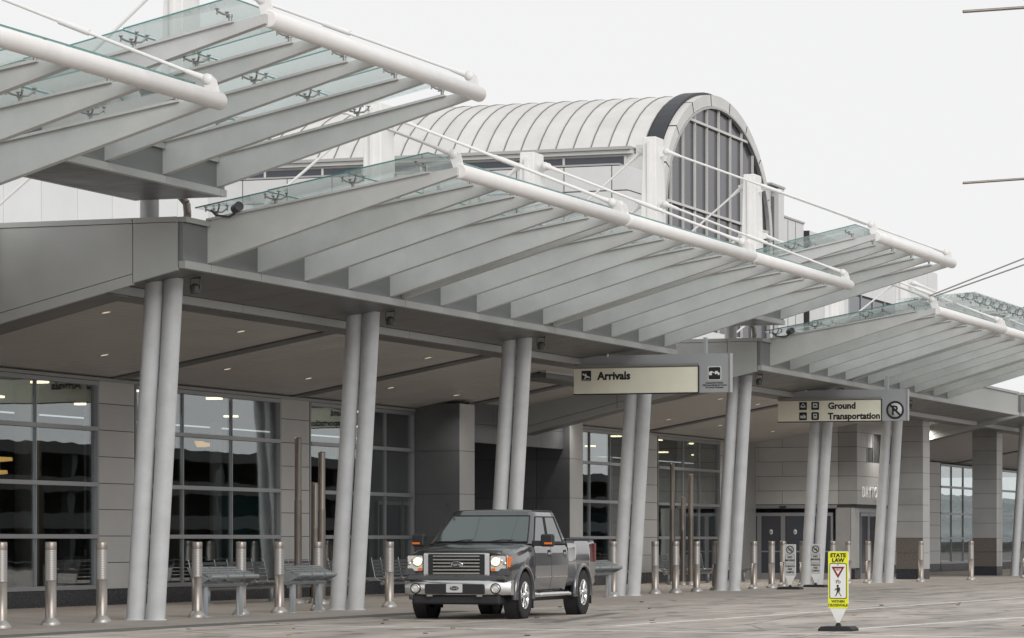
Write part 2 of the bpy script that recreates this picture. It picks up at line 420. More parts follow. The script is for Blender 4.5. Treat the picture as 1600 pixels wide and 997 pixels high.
    if high:
        bx('core', 'joint', t, -26.1, xf - .14, y0 + .05, y1 - .05, zs + .06, zt - .15)
        bx('roof_deck', 'trim_light', t, -26.5, xf - .31, y0, y1, zt - .14, zt - .06)
        bx('rear_fascia', 'panel_grey', t, -26.3, -26.21, y0, y1, zs, zt - .15)
        bx('gutter', 'trim_light', t, -26.45, -26.31, y0, y1, zs + .05, zs + .18)
        for y in (y0, y1): bx('end_panel', 'panel_grey', t, -26.2, xf - .125, y - .01, y + .03, zs + .06, zt - .12)
    else:
        bx('core', 'joint', t, -26.9, xf - .14, y0 + .06, y1 - .06, zs + .06, zt - .16)
        bx('roof_deck', 'trim_light', t, TW - .8, xf - .31, y0 + .02, y1 - .02, zt - .14, zt - .05)
        for yr, sg in ((y0, -1), (y1, 1)):      # tapering end returns with bottom trim, in two panels
            ya, yb = (yr - .05, yr + .04) if sg < 0 else (yr - .04, yr + .05)
            cx = [xf - .125, -25.98, -29.2, -33.0]
            zbot = (lambda x: 6.13 + .238 * (x - xf)) if sg < 0 else (lambda x: max(6.13 + .238 * (x - xf), 5.04 + .18 * (x + 33.3)))
            for a, b in zip(cx[:-1], cx[1:]):
                lo = .16 if b < -25.5 and a < -25.9 else 0.
                a2, b2 = a - .008, b + .008
                MB().prism([(b2, zbot(b2) + lo), (a2, zbot(a2) + lo), (a2, zt - .12), (b2, zt - .12)], 'y', ya, yb).build('return_panel', 'panel_grey', t)
                if lo: MB().prism([(b2, zbot(b2) - .03), (a2, zbot(a2) - .03), (a2, zbot(a2) + lo - .012), (b2, zbot(b2) + lo - .012)], 'y', ya, yb).build('return_trim', 'panel_grey', t)
                bx('return_cap', 'panel_grey', t, b2, a2, ya - .02, yb + .02, zt - .11, zt - .02)
            o0, o1 = (yb, yb + 1.0) if sg < 0 else (ya - 1.0, ya)
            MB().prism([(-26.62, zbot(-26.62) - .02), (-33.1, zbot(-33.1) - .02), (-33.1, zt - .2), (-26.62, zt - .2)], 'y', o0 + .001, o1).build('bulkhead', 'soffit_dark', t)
        # downstand with light trim, dark underside
        yy0, yy1 = y0 + .1, y1 - .1
        n = max(1, round((yy1 - yy0) / 2.9))
        for i in range(n):
            a, b = yy0 + (yy1 - yy0) * i / n, yy0 + (yy1 - yy0) * (i + 1) / n
            bx('trim_strip', 'trim_light', t, -26.66, -26.58, a + .008, b - .008, 5.77, 5.915)
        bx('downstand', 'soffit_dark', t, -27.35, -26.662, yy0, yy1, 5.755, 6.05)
    return t
canopy('grey steel and glass canopy nearest at the top left, cut by the frame', [-3, -2], fascia_to=G(-1) + .1, group='low glass canopies')
canopy('raised glass canopy at top left above the nearest column pair', [-1], high=True, xo=.55, fascia_from=G(-1) - .3, fascia_to=G(0) - .44, group='raised glass canopies')
canopy('long fifteen-beam glass canopy over the truck and benches', [0, 1, 2], group='low glass canopies', fascia_to=G(3) + .2)
canopy('raised glass canopy behind the end of the long one, below the arched hall', [3], high=True, xo=.55, fascia_from=G(3) - .3, fascia_to=G(4) - .44, group='raised glass canopies')
canopy('glass canopy above the ground transportation sign', [4, 5, 6], group='low glass canopies', fascia_to=124.0, last=3)
canopy('far glass canopy at the right frame edge behind the piers', [8], group='low glass canopies', fascia_from=124.6, fascia_to=150)

# ------------------------------------------------------------------ columns and masts
ORD = ['first', 'second', 'third', 'fourth', 'fifth', 'sixth', 'seventh', 'eighth', 'ninth', 'tenth', 'eleventh', 'twelfth', 'thirteenth', 'fourteenth', 'fifteenth', 'sixteenth', 'seventeenth', 'eighteenth', 'nineteenth', 'twentieth', 'twenty-first', 'twenty-second', 'twenty-third', 'twenty-fourth', 'twenty-fifth']
where = ['nearest the camera beside the left benches', 'beside the triple bronze poles', 'behind the parked truck cab', 'under the arrivals sign', 'just right of the arrivals sign', 'under the ground transportation lettering', 'under the no parking roundel', 'at the right frame edge']
for n, y in enumerate([G(0), G(1), G(2), G(3), G(4), G(5), G(6), 130.6]):
    for sgn, xb, xt in (('street side', -26.13, -25.77), ('terminal side', -26.50, -26.12)):
        c = thing('steel_column', f'leaning round grey column, {sgn} one of the pair {where[n]}', 'column', (xb, y, 0), 'leaning columns in pairs')
        yo = .0 if sgn[0] == 't' else .05
        MB().tube((xb, y + yo, .0), (xt, y + yo, 6.06), .168, n=28).build('shaft', 'column_grey', c)
        MB().lathe([(.0, .02), (.2, .02), (.2, .0)], (xb, y + yo, 0), n=24).build('base_collar', 'column_grey', c)
    f = thing('floodlight', f'black floodlight under the canopy beside the column pair {where[n]}', 'floodlight', (-25.5, y + .35, 5.95), 'floodlights beside the columns')
    MB().lathe([(.0, -.11), (.075, -.11), (.085, -.095), (.085, .02), (.07, .05), (.04, .07), (.0, .07)], (-25.47, y + .3, 5.90), n=14).build('housing', 'flood_black', f)
    fb = MB(); fb.box(-25.57, -25.56, y + .28, y + .32, 5.87, 6.1); fb.box(-25.38, -25.37, y + .28, y + .32, 5.87, 6.1); fb.box(-25.57, -25.37, y + .28, y + .32, 6.06, 6.08)
    fb.build('bracket', 'flood_black', f)
def rod(parent, p0, p1, r=.028):
    p0, p1 = Vector(p0), Vector(p1); d = (p1 - p0).normalized()
    o = MB().tube(p0, p1, r, n=10).build('tie_rod', 'white_steel', parent)
    for p, s in ((p0, 1), (p1, -1)):
        e = MB(); e.tube(p + d * s * .06, p + d * s * .38, .055, .035, n=10)
        e.lathe([(.0, -.035), (.085, -.035), (.085, .035), (.0, .035)], p, 'y', n=14); e.build('clevis', 'white_steel', o)
    mid = p0.lerp(p1, .47); MB().tube(mid, mid + d * .55, r * 1.7, n=10).build('turnbuckle', 'white_steel', o)
masts = [(-1, True), (0, True), (1, False), (2, False), (3, True), (4, True), (5, False), (6, False)]
mlab = ['beyond the left frame edge', 'cut by the top frame edge above the nearest column pair', 'rising behind the raised canopy at left', 'second from the arched hall, in front of the window strip', 'in front of the near corner of the arched window', 'in front of the far edge of the arched window', 'half hidden below the raised canopy at right', 'farthest to the right below the wires']
LT, HT = Vector((-20.34 - .15, 0, 7.74 + .31)), Vector((-19.79 - .15, 0, 8.97 + .31))
for (k, hi), lab in zip(masts, mlab):
    y = G(k) - .05; zt = 11.65 if hi else 10.25
    t = thing('mast', f'white steel mast {lab}', 'mast', (-25.57, y, 7), 'white masts above the canopies')
    w0, w1, l0, l1 = .24, .17, .46, .33
    v = []
    for z, w, l in ((8.0 if hi else 6.9, w0, l0), (zt, w1, l1)):
        v += [(-25.57 - w, y - l, z), (-25.57 + w, y - l, z), (-25.57 + w, y + l, z), (-25.57 - w, y + l, z)]
    v[5] = (v[5][0], v[5][1], zt); 
    MB().add(v, [(0, 3, 2, 1), (4, 5, 6, 7), (0, 1, 5, 4), (1, 2, 6, 5), (2, 3, 7, 6), (3, 0, 4, 7)]).build('mast_body', 'white_steel', t, bevel=.015)
    MB().box(-25.60, -25.54, y - l1 - .1, y - l1 + .02, 8.1, zt - .12).build('stiffener', 'white_steel', t)
    pin = MB()
    pz = [9.95] + ([11.3] if hi else [])
    for z in pz:
        pin.prism([(-25.42, z - .16), (-25.16, z - .08), (-25.16, z + .06), (-25.42, z + .14)], 'y', y - .02, y + .02)
        pin.prism([(-25.98, z - .06), (-25.98, z + .08), (-25.72, z + .14), (-25.72, z - .16)], 'y', y - .02, y + .02)
    pin.build('pin_plates', 'white_steel', t)
    low_l = k in (-1, 1, 2, 3, 5, 6); low_r = k in (0, 1, 2, 4, 5, 6)
    hi_l = k in (0, 4); hi_r = k in (-1, 3)
    if low_l: rod(t, (-25.22, y - .1, 9.95), (LT.x, G(k) - .40 if k not in (-1, 3) else G(k) - .56, LT.z))
    if low_r: rod(t, (-25.22, y + .1, 9.95), (LT.x, G(k) + .10, LT.z))
    if hi_l: rod(t, (-25.22, y, 11.3), (HT.x, G(k) - .56, HT.z))
    if hi_r: rod(t, (-25.22, y, 11.3), (HT.x, G(k) + .10, HT.z))
    rod(t, (-25.9, y, 9.95), (-29.6, y - .05, 7.15)); 
    if hi: rod(t, (-25.9, y, 11.3), (-31.0, y + .05, 7.15))
# stub posts that carry the raised canopies, with drain elbow
for n, y in enumerate((G(0) - .25, G(4) - .25)):
    t = thing('canopy_post', 'short round post under the raised canopy ' + ('at top left' if n == 0 else 'below the arched hall'), 'post', (-26.0, y, 7), 'posts under the raised canopies')
    MB().tube((-26.2, y + .2, 6.95), (-26.2, y + .2, 7.56), .17, n=20).build('post', 'trim_light', t)
    MB().path([(-25.75, y + .5, 7.54), (-25.62, y + .5, 7.40), (-25.60, y + .5, 7.22), (-25.62, y + .5, 7.0)], .07, 12).build('drain_pipe', 'bronze_pole', t)
    s = thing('spotlight', 'small black spotlight on the canopy glass corner ' + ('above the nearest columns' if n == 0 else 'right of the arrivals sign'), 'spotlight', (-24.6, y + .1, 7.1), 'spotlights on canopy corners')
    q = MB().tube((-24.50, y + .12, 7.22), (-24.36, y + .0, 7.26), .085, n=16).build('housing', 'flood_black', s)
    MB().path([(-24.46, y + .1, 7.16), (-24.6, y + .1, 7.09), (-24.85, y + .1, 7.12), (-24.95, y + .1, 7.22)], .022, 8).build('arm', 'flood_black', s)

# ------------------------------------------------------------------ ground floor of the terminal
term = thing('terminal_building', 'grey panelled terminal front with tall glass bays behind the columns', 'building', (TW, 80, 0))
ZM = [.40, 1.50, 2.63, 3.84, 4.83]
def glass_bay(y0, y1, vs):
    ys = [y0] + vs + [y1]
    for a, b in zip(ys[:-1], ys[1:]):
        for z0, z1 in zip(ZM[:-1], ZM[1:]):
            bx('glass_pane', 'glass_facade', term, TW - .09, TW - .07, a + .02, b - .02, z0 + .03, z1 - .03)
    for z in ZM: bx('transom', 'mullion', term, TW - .12, TW + .03 if z < 4.8 else TW + .02, y0 + .03, y1 - .03, z - .045, z + .045)
    for y in vs: bx('mullion', 'mullion', term, TW - .115, TW - .03, y - .018, y + .018, ZM[0] + .046, ZM[-1] - .046)
    for y in (y0, y1): bx('jamb', 'mullion', term, TW - .13, TW + .01, y - .028, y + .028, .36, 4.9)
    n = max(1, round((y1 - y0) / 2.6))
    for i in range(n): bx('plinth_slab', 'granite_black', term, TW - .2, TW + .02, y0 + (y1-y0)*i/n + .004, y0 + (y1-y0)*(i+1)/n - .004, 0, .345)
ZP = [.35, .93, 1.51, 2.09, 2.66, 3.24, 3.82, 4.40, 4.92]
def panel_pier(y0, y1, x=TW, m='facade_panel', depth=.3, z=ZP):
    bx('pier_core', 'joint', term, x - depth, x - .022, y0 + .01, y1 - .01, .0, z[-1])
    for a, b in zip(z[:-1], z[1:]): bx('wall_panel', m, term, x - .03, x, y0 + .035, y1 - .035, a + .008, b - .008)
    bx('plinth_slab', 'granite_black', term, x - .05, x + .01, y0 + .02, y1 - .02, 0, .345)
glass_bay(50.0, 64.5, [53.2, 56.0, 58.9, 61.77])
panel_pier(64.53, 66.3)
glass_bay(66.33, 74.2, [68.84, 71.49])
panel_pier(74.23, 76.0)
glass_bay(76.03, 83.0, [78.4, 81.1])
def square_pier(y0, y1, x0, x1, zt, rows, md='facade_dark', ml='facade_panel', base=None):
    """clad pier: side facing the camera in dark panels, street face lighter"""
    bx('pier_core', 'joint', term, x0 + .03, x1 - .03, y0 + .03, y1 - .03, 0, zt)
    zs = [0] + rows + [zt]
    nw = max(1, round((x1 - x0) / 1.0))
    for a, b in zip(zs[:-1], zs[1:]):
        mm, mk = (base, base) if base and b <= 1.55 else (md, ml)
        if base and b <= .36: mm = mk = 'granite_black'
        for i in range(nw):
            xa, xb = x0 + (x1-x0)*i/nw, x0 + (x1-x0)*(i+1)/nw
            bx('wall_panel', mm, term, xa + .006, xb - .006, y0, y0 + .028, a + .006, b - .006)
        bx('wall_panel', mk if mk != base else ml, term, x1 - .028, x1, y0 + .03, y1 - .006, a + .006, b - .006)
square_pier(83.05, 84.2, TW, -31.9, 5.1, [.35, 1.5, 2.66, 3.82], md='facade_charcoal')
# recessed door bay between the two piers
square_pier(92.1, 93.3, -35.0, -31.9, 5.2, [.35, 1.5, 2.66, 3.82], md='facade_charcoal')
bx('recess_wall', 'interior_dark', term, -35.2, -35.0, 84.2, 92.1, 0, 5.0)
for i in range(4):
    y = 84.6 + i * 1.85
    bx('door_leaf', 'window_dark', term, -34.98, -34.94, y + .08, y + 1.7, .1, 2.4)
    fr = MB(); fr.box(-34.99, -34.9, y, y + .07, 0, 2.5); fr.box(-34.99, -34.9, y + 1.71, y + 1.78, 0, 2.5); fr.box(-34.99, -34.9, y + .07, y + 1.71, 2.41, 2.5)
    fr.build('door_frame', 'mullion', term)
for z0, z1 in ((3.9, 4.4), (4.41, 5.0)):
    for i in range(4): bx('bulkhead_panel', 'facade_charcoal', term, -32.3, -32.1, 84.3 + i*1.95, 84.3 + (i+1)*1.95 - .012, z0 + .2, z1 + .2)
glass_bay(93.4, 102.2, [95.6, 97.9, 99.9])
panel_pier(102.23, 104.75)
glass_bay(104.8, 112.0, [107.8, 109.7])
panel_pier(112.03, 113.4)
# entrance block that juts out towards the road: doors in the side that faces along the kerb
YE = 117.0
bx('entry_return', 'facade_dark', term, -34.6, -33.3, 113.45, YE, 0, 5.2)
rows = [2.72, 3.22, 3.75, 4.28, 4.81, 5.34, 5.9]
bx('entry_core', 'joint', term, -34.5, -29.52, YE + .03, 128, 2.6, 6.2)
for r, (a, b) in enumerate(zip(rows[:-1], rows[1:])):
    cuts = [-34.5, -33.2, -31.0, -30.2] if r % 2 else [-34.5, -32.3, -30.2]
    for xa, xb in zip(cuts[:-1], cuts[1:]): bx('wall_panel', 'facade_panel', term, xa + .006, xb - .006, YE, YE + .027, a + .007, b - .007)
    bx('wall_panel', 'facade_dark', term, -30.19, -29.5, YE - .02, YE + .027, a + .007, b - .007)
    ym = [YE, 118.4, 120.6, 123.4] if r % 2 else [YE, 119.3, 121.9, 123.4]
    for ya, yb in zip(ym[:-1], ym[1:]):
        if r in (3, 4) and ya >= 118.0: continue
        bx('wall_panel', 'facade_panel', term, -29.527, -29.5, ya + .006, yb - .006, a + .007, b - .007)
bx('upper_window', 'window_dark', term, -29.56, -29.53, 118.5, 123.3, 4.3, 5.32)
for y in (118.5, 119.4, 120.9): bx('mullion', 'mullion', term, -29.55, -29.49, y - .03, y + .03, 4.29, 5.33)
# door wall below
bx('door_header', 'mullion', term, -34.4, -30.25, YE - .02, YE + .06, 2.58, 2.70)
bx('door_backing', 'interior_dark', term, -34.4, -29.7, YE + 1.6, YE + 1.7, 0, 2.6)
xs = [-34.15, -33.18, -32.28, -31.36, -30.4]
for i, (xa, xb) in enumerate(zip(xs[:-1], xs[1:])):
    d = MB(); d.box(xa, xa + .08, YE, YE + .05, 0, 2.42); d.box(xb - .08, xb - .004, YE, YE + .05, 0, 2.42)
    d.box(xa + .08, xb - .08, YE, YE + .05, 2.30, 2.42); d.box(xa + .08, xb - .08, YE, YE + .05, 0, .22); d.box(xa + .08, xb - .08, YE + .004, YE + .046, .98, 1.03)
    leaf = d.build('sliding_door', 'mullion', term)
    bx('door_glass', 'window_dark', leaf, xa + .08, xb - .08, YE + .02, YE + .03, .22, 2.30)
    if i in (1, 2):
        st = MB().lathe([(.0, 0), (.065, 0), (.065, .006), (.0, .006)], (0, 0, 0), 'y', 18); st.v = [(v[0], v[1], v[2] * 1.5) for v in st.v]
        o = st.build('door_sticker', 'sign_white', leaf, ((xa + xb) / 2, YE + .008, 1.72))
        ms = MB().lathe([(.0, 0), (.028, 0), (.028, .004), (.0, .004)], (0, -.004, 0), 'y', 10); ms.build('door_sticker', 'sign_black', leaf, ((xa + xb) / 2, YE + .004, 1.72))
bx('door_sensor', 'sign_black', term, -32.4, -32.15, YE - .07, YE - .022, 2.60, 2.66)
bx('corner_post', 'facade_dark', term, -30.3, -29.75, YE + .02, YE + .7, 0, 2.6)
bx('corner_post', 'trim_light', term, -29.74, -29.6, YE + .05, YE + .75, .4, 2.6)
bx('corner_plinth', 'granite_black', term, -30.3, -29.58, YE - .01, YE + .78, 0, .36)
for i in range(3):
    y = 118.2 + i * 1.25
    d = MB(); d.box(-29.72, -29.66, y, y + .08, 0, 2.42); d.box(-29.72, -29.66, y + 1.12, y + 1.2, 0, 2.42); d.box(-29.72, -29.66, y + .08, y + 1.12, 2.3, 2.42); d.box(-29.72, -29.66, y + .08, y + 1.12, 0, .2)
    leaf = d.build('street_door', 'mullion', term); bx('door_glass', 'window_dark', leaf, -29.70, -29.69, y + .08, y + 1.12, .2, 2.3)
bx('street_door_header', 'mullion', term, -29.8, -29.62, 117.8, 123.4, 2.43, 2.66)
ds = thing('wall_lettering', 'white raised letters on the entrance wall beside a column', 'lettering', (-29.5, 117.7, 2.95))
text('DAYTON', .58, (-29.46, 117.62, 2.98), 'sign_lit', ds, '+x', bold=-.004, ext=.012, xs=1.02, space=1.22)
# big square piers by the entrance
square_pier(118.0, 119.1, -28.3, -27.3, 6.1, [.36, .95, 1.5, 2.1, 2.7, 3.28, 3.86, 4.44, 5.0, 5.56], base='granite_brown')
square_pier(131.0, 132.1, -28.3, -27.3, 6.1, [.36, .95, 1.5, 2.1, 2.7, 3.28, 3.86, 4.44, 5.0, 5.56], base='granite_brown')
panel_pier(134.0, 140.2); panel_pier(140.3, 147.0)
glass_bay(147.05, 156, [149.5, 152.0])
panel_pier(156.05, 160); glass_bay(160.1, 175, [165, 170]); panel_pier(175.1, 200)
# sloping slatted soffit with cross bands and downlights
def soffit_z(x): return 4.97 + .18 * (x + 33.3)
def soffit(y0, y1, xe=-27.3):
    MB().prism([(TW - .3, soffit_z(TW - .3)), (xe, soffit_z(xe)), (xe, soffit_z(xe) + .05), (TW - .3, soffit_z(TW - .3) + .05)], 'y', y0, y1).build('soffit', 'soffit_brown', term)
SOF = [(42.0, 50.8, -28.6), (52.9, 65.1, -27.3), (65.7, 74.8, -27.3), (75.4, 84.6, -27.3), (85.2, 94.2, -27.3), (94.8, 103.2, -27.3), (103.8, 116.8, -27.3), (116.8, 126, -27.3), (126.6, 150, -27.3), (150.6, 200, -27.3)]
for a, b, xe in SOF: soffit(a, b, xe)
for y in (65.4, 75.1, 84.9, 94.5, 103.5, 126.3, 150.3):
    MB().prism([(TW - .3, soffit_z(TW - .3) - .04), (-27.3, soffit_z(-27.3) - .04), (-27.3, soffit_z(-27.3) + .05), (TW - .3, soffit_z(TW - .3) + .05)], 'y', y - .298, y + .298).build('soffit_band', 'soffit_dark', term)
bx('head_trim', 'facade_dark', term, TW - .14, TW + .05, 50, 83, 4.885, 4.955)
bx('head_trim', 'facade_dark', term, TW - .14, TW + .05, 93.4, 113.4, 4.885, 4.955)
n = 0
for a, b, xe in SOF[1:8]:
    for fy in (.22, .72):
        for x in (-31.6, -28.9):
            y = a + (b - a) * fy + (.9 if x == -28.9 else 0)
            if y > 116.5 and x < -29: continue
            z = soffit_z(x); lit = random.random() < .75 or y > 100
            d = thing('downlight', f'recessed round downlight in the slatted soffit', 'downlight', (x, y, z), 'recessed downlights in the soffit')
            MB().lathe([(.085, -.004), (.115, -.012), (.12, .0)], (x, y, z - .002), n=16).build('trim_ring', 'trim_light', d).rotation_euler = (0, -math.atan(.18) * 0, 0)
            MB().lathe([(.0, .002), (.05, -.002), (.084, -.006)], (x, y, z - .008), n=16).build('diffuser', 'lamp_glow' if lit else 'soffit_dark', d)
            d.rotation_euler = (0, -math.atan(.18), 0)
            if lit:
                ld = bpy.data.lights.new('downlight_lamp', 'SPOT'); ld.energy = 170 if y < 100 else 420; ld.spot_size = R(150); ld.spot_blend = 1; ld.shadow_soft_size = .08; ld.color = (1, .95, .88)
                link('lamp', ld, d, (x, y, z - .03))
# set-back roof edge under the raised canopies
for y0, y1 in ((41, 51.7), (80.7, 88.3)):
    for i in range(3):
        a, b = y0 + (y1-y0)*i/3, y0 + (y1-y0)*(i+1)/3
        bx('roof_edge_panel', 'panel_grey', term, -28.75, -28.6, a + .006, b - .006, 5.75, 6.95)
    bx('roof_edge_underside', 'soffit_dark', term, -29.6, -28.6, y0, y1, 5.62, 5.74)
    bx('roof_deck', 'trim_light', term, TW - .8, -28.77, y0, y1, 6.88, 6.94)
bx('roof_deck', 'trim_light', term, TW - .8, -26, 124, 200, 6.93, 6.99)
# interior
it = tag(bx('interior_floor', 'interior_floor', term, -48, TW - .22, 45, 200, .0, .06))
bx('interior_back_wall', 'interior_dark', term, -48.2, -48, 45, 200, 0, 5.2)
bx('interior_ceiling', 'interior_dark', term, -48, TW - .5, 45, 200, 5.25, 5.35)
bx('interior_partition', 'interior_teal', term, -41, -40.8, 62, 70, .06, 2.6)
bx('interior_partition', 'interior_warm', term, -38, -37.8, 75, 78.5, .06, 3.0)
bx('interior_partition', 'interior_teal', term, -39, -38.8, 96, 100, .06, 3)
for x, ya, yb, zz, mm in ((-36.6, 61.2, 62.4, 3.1, 'interior_teal'), (-37.2, 63.4, 64.0, 4.4, 'facade_panel'), (-38.0, 65.2, 67.2, 2.3, 'interior_teal'), (-36.4, 70.2, 70.7, 4.6, 'facade_panel'), (-37.4, 72.6, 75.0, 2.9, 'interior_warm'), (-36.8, 78.0, 78.5, 4.5, 'facade_panel'), (-37.6, 80.2, 83.4, 2.6, 'interior_teal'), (-36.6, 86.5, 88, 3.2, 'facade_panel'), (-37, 101.0, 101.6, 4.4, 'facade_panel'), (-37, 108, 111, 2.4, 'interior_teal'), (-37.5, 112.5, 113, 4.4, 'facade_panel')):
    bx('interior_screen', mm, term, x - .1, x, ya, yb, .06, zz)
for x, ya in ((-35.6, 60.4), (-36.0, 64.2), (-35.8, 69.0), (-36.2, 73.0), (-35.7, 79.8), (-35.8, 96.4), (-35.9, 107.2)):
    bx('interior_counter', 'interior_dark', term, x - .6, x, ya, ya + 1.5, .06, 1.05); bx('interior_screen', 'window_dark', term, x - .35, x - .3, ya + .3, ya + .9, 1.2, 1.6)
for y in (67.5, 72, 79, 88, 100, 108): MB().tube((-39, y, 0.06), (-39, y, 5.2), .3, n=16).build('interior_column', 'facade_panel', term)
for x, y, z, w in ((-36.4, 62.6, 3.55, .55), (-36.8, 66.6, 3.25, .45), (-36.8, 66.4, 2.95, .42), (-38, 65.5, 3.95, .3), (-37, 62.9, 4.1, .3), (-37.5, 64.4, 2.4, .3), (-38, 76.2, 4.0, .3), (-38, 79.9, 3.95, .3), (-37, 73.6, 4.0, .3), (-39, 98, 4.0, .3)):
    MB().prism([(y - w, z + .10), (y - w * .4, z - .06), (y + w, z - .02), (y + w * .95, z + .06), (y - w * .2, z + .06)], 'x', x - .12, x + .12).build('pendant_lamp', 'pendant', term)
for i in range(22):
    y = 56 + i * 4.9; bx('interior_ceiling_light', 'interior_glow', term, -38.2, -37.8, y, y + .2, 5.19, 5.245); bx('interior_ceiling_light', 'interior_glow', term, -43.2, -42.8, y + 2, y + 2.2, 5.19, 5.245)
for z in (2.7, 2.8, 2.9): bx('interior_light_strip', 'pendant', term, -39.0, -38.96, 67.6, 69.6, z, z + .025)

# upper white wall above the low roof
up = thing('upper_wall', 'white panelled upper storey wall under the raised canopy at left', 'wall', (-34, 60, 7))
y = 45.05
while y < 71:
    bx('wall_panel', 'white_panel', up, -34.06, -34.0, y + .012, y + 1.67 - .012, 6.95, 9.7); y += 1.67
bx('backing', 'joint', up, -34.3, -34.065, 45, 71.7, 6.9, 9.68)

# ------------------------------------------------------------------ arched hall
hall = thing('arched_hall', 'white barrel-vaulted hall with tall arched window above the canopies', 'building', (-39, 131.6, 7))
A, B, CY, CZ, XA = 8.0, 5.3, 131.6, 14.45, -39.0
def arc(t, a=A, b=B): return CY - a * math.cos(t), CZ + b * math.sin(t)
NT = 20
ts = [R(22) + (math.pi - R(44)) * i / NT for i in range(NT + 1)]
x = XA - 1.05; nx = 44; sw = .74
prof_o = [arc(t) for t in ts]; prof_i = [arc(t, A - .12, B - .12) for t in ts]
roofstrip = None
for i in range(nx):
    xr = x - sw * i
    if roofstrip is None:
        mb = MB(); secs = [[(-.006, *p) for p in prof_o], [(-sw + .03, *p) for p in prof_o], [(-sw + .03, *p) for p in prof_i], [(-.006, *p) for p in prof_i]]
        mb.loft(secs + [secs[0]], smooth=False); roofstrip = mb.mesh('roof_strip', 'vault_white')
    link('roof_strip', roofstrip, hall, (xr, 0, 0))
ins = [arc(t, A - .14, B - .14) for t in ts]; ins2 = [arc(t, A + .035, B + .035) for t in ts]; ins1 = [arc(t, A - .02, B - .02) for t in ts]
seam = MB().loft([[(0, *p) for p in ins1], [(0, *p) for p in ins2], [(-.026, *p) for p in ins2], [(-.026, *p) for p in ins1]], smooth=False).mesh('roof_seam', 'seam')
for i in range(nx): link('roof_seam', seam, hall, (x + .014 - sw * i, 0, 0))
MB().loft([[(x, *p) for p in ins], [(x - sw * nx, *p) for p in ins]]).build('roof_lining', 'seam', hall)
# dark membrane gap and the white rim of the arch
full = [R(0) + math.pi * i / 32 for i in range(33)]
def ring(name, m, x0, x1, ro, ri, t=full, legs=0.):
    o = [arc(q, A + ro, B + ro) for q in t]; i_ = [arc(q, A + ri, B + ri) for q in t]
    if legs:
        o = [(o[0][0], o[0][1] - legs)] + o + [(o[-1][0], o[-1][1] - legs)]; i_ = [(i_[0][0], i_[0][1] - legs)] + i_ + [(i_[-1][0], i_[-1][1] - legs)]
    mb = MB(); mb.loft([[(x0, *p) for p in o], [(x1, *p) for p in o], [(x1, *p) for p in i_], [(x0, *p) for p in i_], [(x0, *p) for p in o]], smooth=False)
    return mb.build(name, m, hall)
ring('membrane_gap', 'membrane', XA - .92, XA - .32, .12, -.1, [R(16) + (math.pi - R(20)) * i / 32 for i in range(33)])
nseg = 9
for i in range(nseg):
    t0, t1 = math.pi * i / nseg + .006, math.pi * (i + 1) / nseg - .006
    ring('arch_rim_panel', 'vault_white', XA - .30, XA + .02, .0, -.46, [t0 + (t1 - t0) * j / 6 for j in range(7)])
ring('arch_frame', 'trim_light', XA - .1, XA + .06, -.47, -.56, legs=6)
for sy in (-1, 1): bx('rim_leg', 'vault_white', hall, XA - .30, XA + .02, CY + sy * 7.77 - .23, CY + sy * 7.77 + .23, 8, CZ - .02)
# glazing divided by mullions and transoms
my = [125.0, 126.62, 128.24, 129.92, 131.6, 133.3, 135.0, 136.7, 138.2]
zb0 = 8.0
ai, bi = A - .57, B - .57
def ztop(y): 
    q = 1 - ((y - CY) / ai) ** 2
    return CZ + bi * math.sqrt(max(q, 0))
edges = [CY - ai] + my[:-1] + [CY + ai]
tr_z = [11.4, 14.8, 18.36]
for a, b in zip(edges[:-1], edges[1:]):
    lv = [zb0] + tr_z + [99]
    for z0, z1 in zip(lv[:-1], lv[1:]):
        ya, yb = a + .04, b - .04
        P_ = [ya + (yb - ya) * j / 5 for j in range(6)]
        tops = [min(ztop(q), z1 - .05) for q in P_]
        P2 = [(q, z) for q, z in zip(P_, tops) if z > z0 + .06]
        if len(P2) < 2: continue
        poly = [(P2[0][0], z0 + .05), (P2[-1][0], z0 + .05)] + P2[::-1]
        MB().prism(poly, 'x', XA - .16, XA - .13).build('window_pane', 'arch_glass', hall)
for y in edges[1:-1]: bx('window_mullion', 'vault_white', hall, XA - .12, XA - .02, y - .026, y + .026, zb0, ztop(y))
for y in edges[1:-1]: bx('mullion_gasket', 'joint', hall, XA - .125, XA - .06, y + .028, y + .085, zb0, ztop(y) - .05)
for z in tr_z:
    hw = ai * math.sqrt(max(0, 1 - ((z - CZ) / bi) ** 2)) if z > CZ else ai
    bx('window_transom', 'vault_white', hall, XA - .118, XA + .0, CY - hw, CY + hw, z - .05, z + .05)
bx('dark_interior', 'joint', hall, XA - .32, XA - .2, CY - 7.4, CY + 7.4, 8, CZ)
mb = MB(); mb.prism([(p[0], p[1]) for p in [arc(t, A - .45, B - .45) for t in full]], 'x', XA - .31, XA - .21).build('dark_interior', 'joint', hall)
# clerestory strip and eave on the side facing the camera
YC = 123.3
bx('eave', 'trim_light', hall, -72, -40.1, YC - .35, YC + 1.2, 16.70, 16.82)
bx('eave', 'vault_white', hall, -72, -40.1, YC - .2, YC + 1.2, 16.55, 16.69)
bx('clerestory_backing', 'vault_white', hall, -72, -40.0, YC + .05, YC + .8, 8, 16.54)
cx = -40.4
for i in range(12):
    w = (2.55, 1.75)[i % 2]
    bx('clerestory_window', 'window_dark', hall, cx - w + .05, cx - .05, YC, YC + .04, 15.98, 16.46)
    bx('clerestory_frame', 'vault_white', hall, cx - .045, cx + .045, YC - .03, YC + .04, 15.9, 16.5); cx -= w
bx('clerestory_sill', 'trim_light', hall, -72, -39.9, 121.0, YC - .01, 15.86, 15.93)
